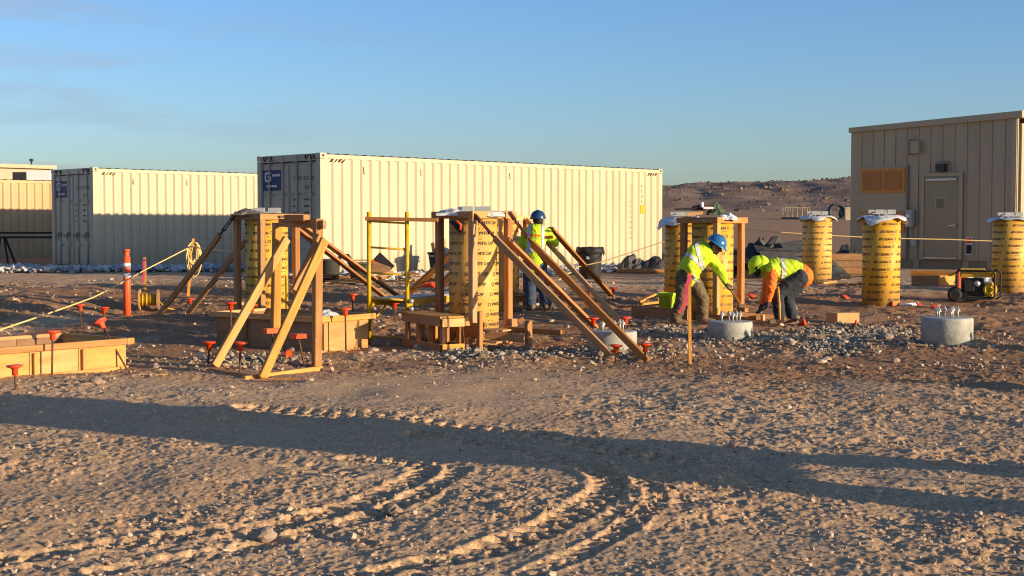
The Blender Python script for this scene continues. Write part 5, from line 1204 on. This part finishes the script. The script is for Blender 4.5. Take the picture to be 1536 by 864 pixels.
# ================================================================ workers
def blob(parts, voxel=.014, smooth=4, seed=0, wrinkle=0.0, wscale=14):
    """closed tapered limbs and ellipsoids fused into one continuous surface"""
    mb = MB()
    for q in parts:
        if q[0] == 'c':
            _, a, b, r0, r1 = q; a, b = Vector(a), Vector(b); d = (b - a); L = d.length; d.normalize()
            prof = []
            for k in range(7): an = -math.pi / 2 + math.pi / 2 * k / 6; prof.append((max(1e-5, r0 * math.cos(an)), r0 * math.sin(an)))
            for k in range(7): an = math.pi / 2 * k / 6; prof.append((max(1e-5, r1 * math.cos(an)), L + r1 * math.sin(an)))
            prof[0] = (0.0, prof[0][1]); prof[-1] = (0.0, prof[-1][1])
            mb.lathe(prof, a, 16, axis=d)
        else:
            _, c, r, rot = q; m3 = rot if rot is not None else Matrix.Identity(3); n = len(mb.v); prof = [(math.cos(-math.pi / 2 + math.pi * k / 12), math.sin(-math.pi / 2 + math.pi * k / 12)) for k in range(13)]; prof[0] = (0.0, -1); prof[-1] = (0.0, 1)
            mb.lathe(prof, (0, 0, 0), 20); mb.v[n:] = [tuple(Vector(c) + m3 @ Vector((v[0] * r[0], v[1] * r[1], v[2] * r[2]))) for v in mb.v[n:]]
    me = mb.mesh('tmp'); bm = bmesh.new(); bm.from_mesh(me); bmesh.ops.remove_doubles(bm, verts=bm.verts, dist=1e-5); bmesh.ops.recalc_face_normals(bm, faces=bm.faces); bm.to_mesh(me); bm.free()
    o = bpy.data.objects.new('tmp', me); C.objects.link(o)
    r = o.modifiers.new('r', 'REMESH'); r.mode = 'VOXEL'; r.voxel_size = voxel
    s = o.modifiers.new('s', 'SMOOTH'); s.iterations = smooth; s.factor = .5
    out = eval_mesh(o); bpy.data.objects.remove(o); bpy.data.meshes.remove(me)
    if wrinkle:
        n = len(out.vertices); co = np.empty(n * 3); out.vertices.foreach_get('co', co); no = np.empty(n * 3); out.vertices.foreach_get('normal', no); co = co.reshape(-1, 3); no = no.reshape(-1, 3)
        f = np.abs(fbm(co[:, 0] * wscale + co[:, 2] * wscale * .6, co[:, 2] * wscale * .9 - co[:, 1] * wscale, 100 + seed, 3) - .5) * 2
        co += no * ((f - .35) * wrinkle)[:, None]; out.vertices.foreach_set('co', co.ravel()); out.update()
    return out
def put(name, me, m, parent):
    o = link_mesh(name, me, m, parent, True); off = root_of(parent); me.transform(Matrix.Translation(-off)); return o
def band(parent, src, m, name, co, no, w_, lift=.006, side=None):
    """strip of tape cut out of the garment's own surface between two planes and lifted off it"""
    bm = bmesh.new(); bm.from_mesh(src); no = Vector(no).normalized(); co = Vector(co)
    for s_, c_ in ((1, co + no * w_ / 2), (-1, co - no * w_ / 2)):
        g = bm.verts[:] + bm.edges[:] + bm.faces[:]; bmesh.ops.bisect_plane(bm, geom=g, plane_co=c_, plane_no=no * s_, clear_outer=True)
    if side is not None:
        sc, sn = Vector(side[0]), Vector(side[1]).normalized(); g = bm.verts[:] + bm.edges[:] + bm.faces[:]; bmesh.ops.bisect_plane(bm, geom=g, plane_co=sc, plane_no=sn, clear_outer=True)
    if not bm.faces: bm.free(); return
    left = set(bm.faces); best = set()
    while left:
        st = [left.pop()]; isl = set(st)
        while st:
            f_ = st.pop()
            for e_ in f_.edges:
                for g_ in e_.link_faces:
                    if g_ in left: left.discard(g_); isl.add(g_); st.append(g_)
        if len(isl) > len(best): best = isl
    bmesh.ops.delete(bm, geom=[f_ for f_ in bm.faces if f_ not in best], context='FACES')
    bm.normal_update()
    for v_ in bm.verts: v_.co += v_.normal * lift
    me = bpy.data.meshes.new(name); bm.to_mesh(me); bm.free(); put(name, me, m, parent)
def hand(w_, d, side, r=1.0, curl=.6, palmn=None, voxel=.006):
    """palm, four unequal bent fingers and a thumb leaving the side of the palm; d = pointing direction"""
    d = Vector(d).normalized(); pn = Vector(palmn) if palmn is not None else Vector((0, -1, 0)); pn = (pn - d * pn.dot(d)).normalized(); sd = d.cross(pn) * side; w_ = Vector(w_); P = []
    P += [('c', w_, w_ + d * .035, .030 * r, .030 * r), ('c', w_ + d * .03 - sd * .022, w_ + d * .085 - sd * .030, .017 * r, .015 * r), ('c', w_ + d * .03, w_ + d * .09, .018 * r, .016 * r), ('c', w_ + d * .03 + sd * .022, w_ + d * .085 + sd * .030, .017 * r, .015 * r)]
    for i, (o, L) in enumerate(((-.033, .065), (-.011, .078), (.011, .073), (.033, .056))):
        b0 = w_ + d * .09 + sd * o; d1 = (d + pn * curl * .7).normalized(); b1 = b0 + d1 * L * .45; d2 = (d + pn * curl * 1.9).normalized(); b2 = b1 + d2 * L * .33; d3 = (d * .5 + pn * curl * 2.6).normalized(); b3 = b2 + d3 * L * .25
        P += [('c', b0, b1, .0105 * r, .0098 * r), ('c', b1, b2, .0098 * r, .009 * r), ('c', b2, b3, .009 * r, .0075 * r)]
    t0 = w_ + d * .025 - sd * .028; t1 = t0 + (d * .6 - sd * .7 + pn * .4).normalized() * .045; t2 = t1 + (d * .9 - sd * .1 + pn * .5).normalized() * .035
    P += [('c', t0, t1, .014 * r, .012 * r), ('c', t1, t2, .012 * r, .009 * r)]
    return blob(P, voxel, 2)
def boot(an, toe_dir, r=1.0, m3=None):
    an = Vector(an); d = Vector((toe_dir[0], toe_dir[1], 0)).normalized(); g = an.z
    return [('c', an + up * .02, an + up * .14, .056, .060), ('c', an - d * .045 - up * (.0), an + d * .05 - up * .02, .052, .052), ('c', an + d * .04 - up * .03, an + d * .155 - up * .042, .050, .043)]
def face_head(parts, c, fwd, r=.098):
    fwd = Vector(fwd).normalized(); sd = fwd.cross(up).normalized(); u_ = sd.cross(fwd)
    rot = Matrix((( sd.x, fwd.x, u_.x), (sd.y, fwd.y, u_.y), (sd.z, fwd.z, u_.z))); c = Vector(c)
    parts += [('e', c, (r * .80, r * 1.0, r * 1.20), rot), ('e', c + fwd * r * .30 - u_ * r * .62, (r * .58, r * .62, r * .55), rot), ('c', c + fwd * r * .98 + u_ * r * .05, c + fwd * r * 1.17 - u_ * r * .28, .012, .017),
              ('e', c + sd * r * .80, (.014, .024, .034), rot), ('e', c - sd * r * .80, (.014, .024, .034), rot), ('c', c + fwd * r * .85 - u_ * r * .62 - sd * .018, c + fwd * r * .85 - u_ * r * .62 + sd * .018, .011, .011), ('c', c + fwd * r * .90 + u_ * r * .22 - sd * .04, c + fwd * r * .90 + u_ * r * .22 + sd * .04, .013, .013)]
    return rot
def face_bits(parent, c, fwd, r=.098, beard=False):
    fwd = Vector(fwd).normalized(); sd = fwd.cross(up).normalized(); u_ = sd.cross(fwd); c = Vector(c)
    for s_ in (-1, 1): put('eye', MB().lathe([(0, -.012), (.010, -.006), (.012, 0), (.010, .006), (0, .012)], c + fwd * r * .88 + sd * (s_ * .034), 10, axis=fwd).mesh('eye'), 'black', parent)
    if beard: put('beard', blob([('e', c + fwd * r * .40 - u_ * r * .72, (r * .56, r * .58, r * .42), Matrix(((sd.x, fwd.x, u_.x), (sd.y, fwd.y, u_.y), (sd.z, fwd.z, u_.z))))], .010, 2, 3, .01, 60), 'hair', parent)
    q = [('e', c - fwd * r * .25 - u_ * r * .05, (r * .84, r * .86, r * .95), Matrix(((sd.x, fwd.x, u_.x), (sd.y, fwd.y, u_.y), (sd.z, fwd.z, u_.z))))]
    put('hair', blob(q, .012, 1, 4, .006, 70), 'hair', parent)
def hard_hat(parent, c, axis, fwd, m, r=.128, full=False):
    a = Vector(axis).normalized(); f = Vector(fwd); f = (f - a * f.dot(a)).normalized(); s_ = a.cross(f); c = Vector(c); mb = MB(); n = 32; rings = []
    for k in range(9):
        t_ = math.pi / 2 * k / 8; rings.append((math.cos(t_), math.sin(t_)))
    for (cr, sz) in rings:
        for j in range(n):
            an = 2 * math.pi * j / n; rib = .008 * max(0, math.cos(an * 1) * 0 + (1 if abs(math.sin(an)) < .22 else 0)) * sz
            mb.v.append(tuple(c + f * (math.cos(an) * r * 1.12 * max(cr, 1e-4)) + s_ * (math.sin(an) * r * max(cr, 1e-4)) + a * (sz * r * 1.02 + rib)))
    for i in range(8):
        for j in range(n): j2 = (j + 1) % n; mb.f.append((i * n + j, i * n + j2, (i + 1) * n + j2, (i + 1) * n + j))
    shell = put('hard_hat', mb.mesh('hard_hat'), m, parent)
    br = MB()
    for (e, dz) in ((0.98, .004), (1.0, -.012)):
        for j in range(n):
            an = 2 * math.pi * j / n; ex = 1.10 if full else 1.03; ff_ = ex + (.32 if not full else .22) * max(0, math.cos(an)) ** 2; ss = ex
            if e < 1: ff_ = ss = .97
            br.v.append(tuple(c + f * (math.cos(an) * r * 1.12 * ff_) + s_ * (math.sin(an) * r * ss * (1.0 if e < 1 else 1.02)) + a * (dz - (.018 * max(0, math.cos(an)) if e == 1.0 else 0))))
    for j in range(n): j2 = (j + 1) % n; br.f.append((j, j2, n + j2, n + j))
    o = put('hat_brim', br.mesh('hat_brim'), m, parent); sm = o.modifiers.new('s', 'SOLIDIFY'); sm.thickness = .006
    return shell

def worker(loc, label, J, shirt, pants, hat, gl, fwd, head_axis, beard=False, sleeve=None, hat_full=False, bands=(), long_tail=.0, boots='boot', toe=None):
    """J: joint positions in the world. One continuous body under the clothes; clothes, gloves, boots and hat are its children"""
    t = thing('person', label, 'person', loc)
    H, NK, CH, WA, PV = J['head'], J['neck'], J['chest'], J['waist'], J['pelvis']
    body = [('c', PV, WA, .115, .105), ('c', WA, CH, .105, .125), ('c', CH, NK, .10, .055), ('c', NK, H, .055, .055)]
    for s_ in 'ab':
        sh, el, wr = J['sh' + s_], J['el' + s_], J['wr' + s_]; hp, kn, an = J['hp' + s_], J['kn' + s_], J['an' + s_]
        body += [('c', CH, sh, .08, .055), ('c', sh, el, .050, .040), ('c', el, wr, .040, .027), ('c', PV, hp, .09, .085), ('c', hp, kn, .080, .055), ('c', kn, an, .055, .036)]
    face_head(body, H, fwd); put('body', blob(body, .013, 3), 'skin', t); face_bits(t, H, fwd, beard=beard)
    up_t = [('c', PV + (WA - PV) * .15, WA, .168, .166), ('c', WA, CH, .166, .182), ('c', CH, CH.lerp(NK, .72), .165, .09)]
    if long_tail: up_t.append(('c', PV - (WA - PV).normalized() * long_tail, WA, .160, .150))
    slv = []
    for s_ in 'ab':
        sh, el, wr = J['sh' + s_], J['el' + s_], J['wr' + s_]; up_t.append(('c', CH, sh, .13, .10))
        slv += [('c', sh, el, .092, .074), ('c', el, el.lerp(wr, .88), .074, .052)]
    sm = None
    if sleeve: put('sleeves', blob(slv, .013, 3, 7, .022, 17), sleeve, t)
    else: up_t += slv
    sm = blob(up_t, .013, 3, 5, .024, 15); keep = sm.copy(); put('shirt' if not sleeve else 'vest', sm, shirt, t)
    tro = [('c', PV, WA.lerp(PV, .6), .150, .140)]
    for s_ in 'ab':
        hp, kn, an = J['hp' + s_], J['kn' + s_], J['an' + s_]; tro += [('c', PV, hp, .145, .135), ('c', hp, kn, .132, .098), ('c', kn, an + (kn - an).normalized() * .05, .098, .088)]
    put('trousers', blob(tro, .013, 3, 9, .024, 14), pants, t)
    for i, s_ in enumerate('ab'):
        an = J['an' + s_]; td = toe[i] if toe else (fwd[0], fwd[1]); put('boot', blob(boot(an, td), .011, 3), boots, t)
        wr = J['wr' + s_]; d = J.get('hd' + s_) or (wr - J['el' + s_]); put('glove' , hand(wr, d, 1 if i else -1, 1.12, J.get('curl', .6), J.get('pn' + s_)), gl[i], t)
    for b_ in bands: band(t, keep, b_[0], 'reflective_band' if b_[0] == 'silver' else 'trim_band', *b_[1:])
    bpy.data.meshes.remove(keep)
    ax = Vector(head_axis).normalized(); hard_hat(t, Vector(H) + ax * .045, ax, fwd, hat, full=hat_full)
    return t
def A(px, py, D): return at(px, py, D)

# 1: stooping worker in brown trousers, facing right, one hand by his hip, the other on a long-handled tool
D0 = 20.15
J = dict(head=A(1073, 369, D0 - .05), neck=A(1060, 374, D0), chest=A(1052, 381, D0), waist=A(1036, 400, D0), pelvis=A(1031, 412, D0),
         sha=A(1041, 377, D0 - .16), ela=A(1034, 398, D0 - .24), wra=A(1038, 411, D0 - .28), shb=A(1064, 384, D0 + .13), elb=A(1081, 408, D0 + .10), wrb=A(1089, 425, D0 - .02),
         hpa=A(1026, 417, D0 - .08), kna=A(1023, 447, D0 - .20), ana=A(1013, 475, D0 - .12), hpb=A(1036, 419, D0 + .08), knb=A(1054, 447, D0 + .02), anb=A(1054, 477, D0 + .08), hda=Vector((.35, -.1, -.9)), hdb=Vector((.45, -.1, -.8)), curl=.8, pna=Vector((.9, -.2, .2)), pnb=Vector((.8, -.4, .3)))
for k_ in ('ana', 'anb'): J[k_].z = gz(J[k_].x, J[k_].y) + .10
ch, wa = J['chest'], J['waist']; axv = (ch - wa).normalized()
w1 = worker(W1, 'stooping worker in a lime shirt, brown trousers and blue hard hat leaning over the footing', J, 'hivis', 'khaki', 'hatb', ('glovew', 'gloved'), (.85, -.25, -.48), (.50, -.12, .86), beard=True, toe=((1, -.25), (1, -.3)), hat_full=True,
       bands=(('silver', wa + axv * .10, axv, .055, .007), ('silver', ch + Vector((-.02, -.05, 0)), (.92, -.25, .25), .05, .007)), long_tail=.05)
hb = J['wrb'] + Vector((.045, -.02, -.07)); ft = A(1112, 458, D0 - .15)
t = thing('float_tool', 'short-handled tool with a wooden handle held by the stooping worker', 'tool', hb)
board('handle', hb - (ft - hb) * .25, ft, .022, .022, 'woodr', t); MB().beam(ft + Vector((-.03, 0, 0)), ft + Vector((.12, -.02, -.02)), .06, .05).obj('head', 'plyd', t)

# 2: bending worker in orange sleeves, facing left
D0 = 20.2
J = dict(head=A(1139, 401, D0 - .02), neck=A(1150, 402, D0), chest=A(1162, 405, D0), waist=A(1186, 405, D0), pelvis=A(1199, 412, D0),
         sha=A(1158, 405, D0 - .17), ela=A(1157, 430, D0 - .24), wra=A(1152, 452, D0 - .20), shb=A(1154, 408, D0 + .16), elb=A(1150, 435, D0 + .10), wrb=A(1143, 457, D0 + .02),
         hpa=A(1199, 417, D0 - .10), kna=A(1166, 441, D0 - .14), ana=A(1170, 477, D0 - .10), hpb=A(1203, 418, D0 + .10), knb=A(1180, 446, D0 + .10), anb=A(1190, 477, D0 + .12), hda=Vector((-.3, -.1, -1)), hdb=Vector((-.35, 0, -1)), curl=.5, pna=Vector((-.8, -.3, 0)), pnb=Vector((-.8, -.3, 0)))
for k_ in ('ana', 'anb'): J[k_].z = gz(J[k_].x, J[k_].y) + .10
ch, wa, pv = J['chest'], J['waist'], J['pelvis']; axv = (ch - wa).normalized()
w2 = worker(W2, 'bending worker in a lime vest with orange sleeves and black trousers, facing left', J, 'hivis', 'jeansd', 'hivis', ('gloved', 'gloved'), (-.72, -.1, -.70), (-.62, -.08, .72), sleeve='hiorange', toe=((-1, -.2), (-1, -.1)), hat_full=True,
       bands=(('silver', ch + Vector((.10, 0, 0)), axv, .06, .008), ('hiorange', pv - axv * .12, (axv + Vector((0, 0, .5))), .24, .007)), long_tail=.05)
hd = J['head']; hx0 = Vector((-.72, -.1, -.70)).normalized(); cape = MB()
put('neck_shade', blob([('e', hd + Vector((.03, 0, .03)), (.125, .135, .15), None), ('e', hd + Vector((.10, 0, -.03)), (.07, .12, .12), None)], .013, 4, 12, .02, 18), 'hivis', w2)
put('face_shade_patch', blob([('e', hd + Vector((-.045, -.075, -.04)), (.055, .07, .11), None)], .012, 3, 2, .01, 20), 'hair', w2)  # dark patch standing in for the shade over his face
q0 = A(1167, 430, D0 - .42); q1 = A(1170, 484, D0 - .40); t = thing('sledge_handle', 'hammer with a pale wooden handle standing by the bending worker', 'hammer', q1)
MB().tube([q0, q0.lerp(q1, .5) + Vector((.005, 0, 0)), q1], [.017, .019, .016], 10).obj('handle', 'wood', t, True); MB().beam(q1 + Vector((-.06, 0, .02)), q1 + Vector((.06, -.02, .02)), .05, .05).obj('head', 'rust', t)

# 3: worker with his back to the camera at the middle frame
D0 = 22.6
J = dict(head=A(807, 331, D0 + .03), neck=A(806, 340, D0), chest=A(804, 351, D0), waist=A(803, 378, D0), pelvis=A(802, 394, D0),
         sha=A(790, 351, D0 + .02), ela=A(784, 370, D0 + .16), wra=A(780, 358, D0 + .38), shb=A(821, 351, D0 + .02), elb=A(832, 364, D0 + .14), wrb=A(822, 352, D0 + .36),
         hpa=A(796, 400, D0), kna=A(796, 430, D0 + .02), ana=A(797, 456, D0 - .04), hpb=A(809, 400, D0), knb=A(814, 430, D0 + .03), anb=A(821, 456, D0 - .02), hda=Vector((-.2, .9, .3)), hdb=Vector((-.3, .9, .2)), curl=.8, pna=Vector((0, 0, -1)), pnb=Vector((0, 0, -1)))
for k_ in ('ana', 'anb'): J[k_].z = gz(J[k_].x, J[k_].y) + .10
ch, wa, pv = J['chest'], J['waist'], J['pelvis']
worker(W3, 'worker in lime shirt, jeans and dark blue hard hat, his back to the camera', J, 'hivis', 'jeans', 'hatn', ('glovew', 'glovew'), (-.25, .93, -.1), (-.03, -.06, 1), toe=((-.4, .9), (.4, .9)),
       bands=(('silver', wa + Vector((0, 0, .03)), (0, 0, 1), .055, .008), ('silver', ch + Vector((.11, 0, 0)), (1, 0, .0), .05, .008, (ch + Vector((0, 0, -.32)), (0, 0, -1))), ('silver', ch + Vector((-.11, 0, 0)), (1, 0, .0), .05, .008, (ch + Vector((0, 0, -.32)), (0, 0, -1))), ('hiorange', ch + Vector((0, 0, -.02)), (.12, 0, 1), .03, .007, (ch, (0, 1, 0)))), long_tail=.04)
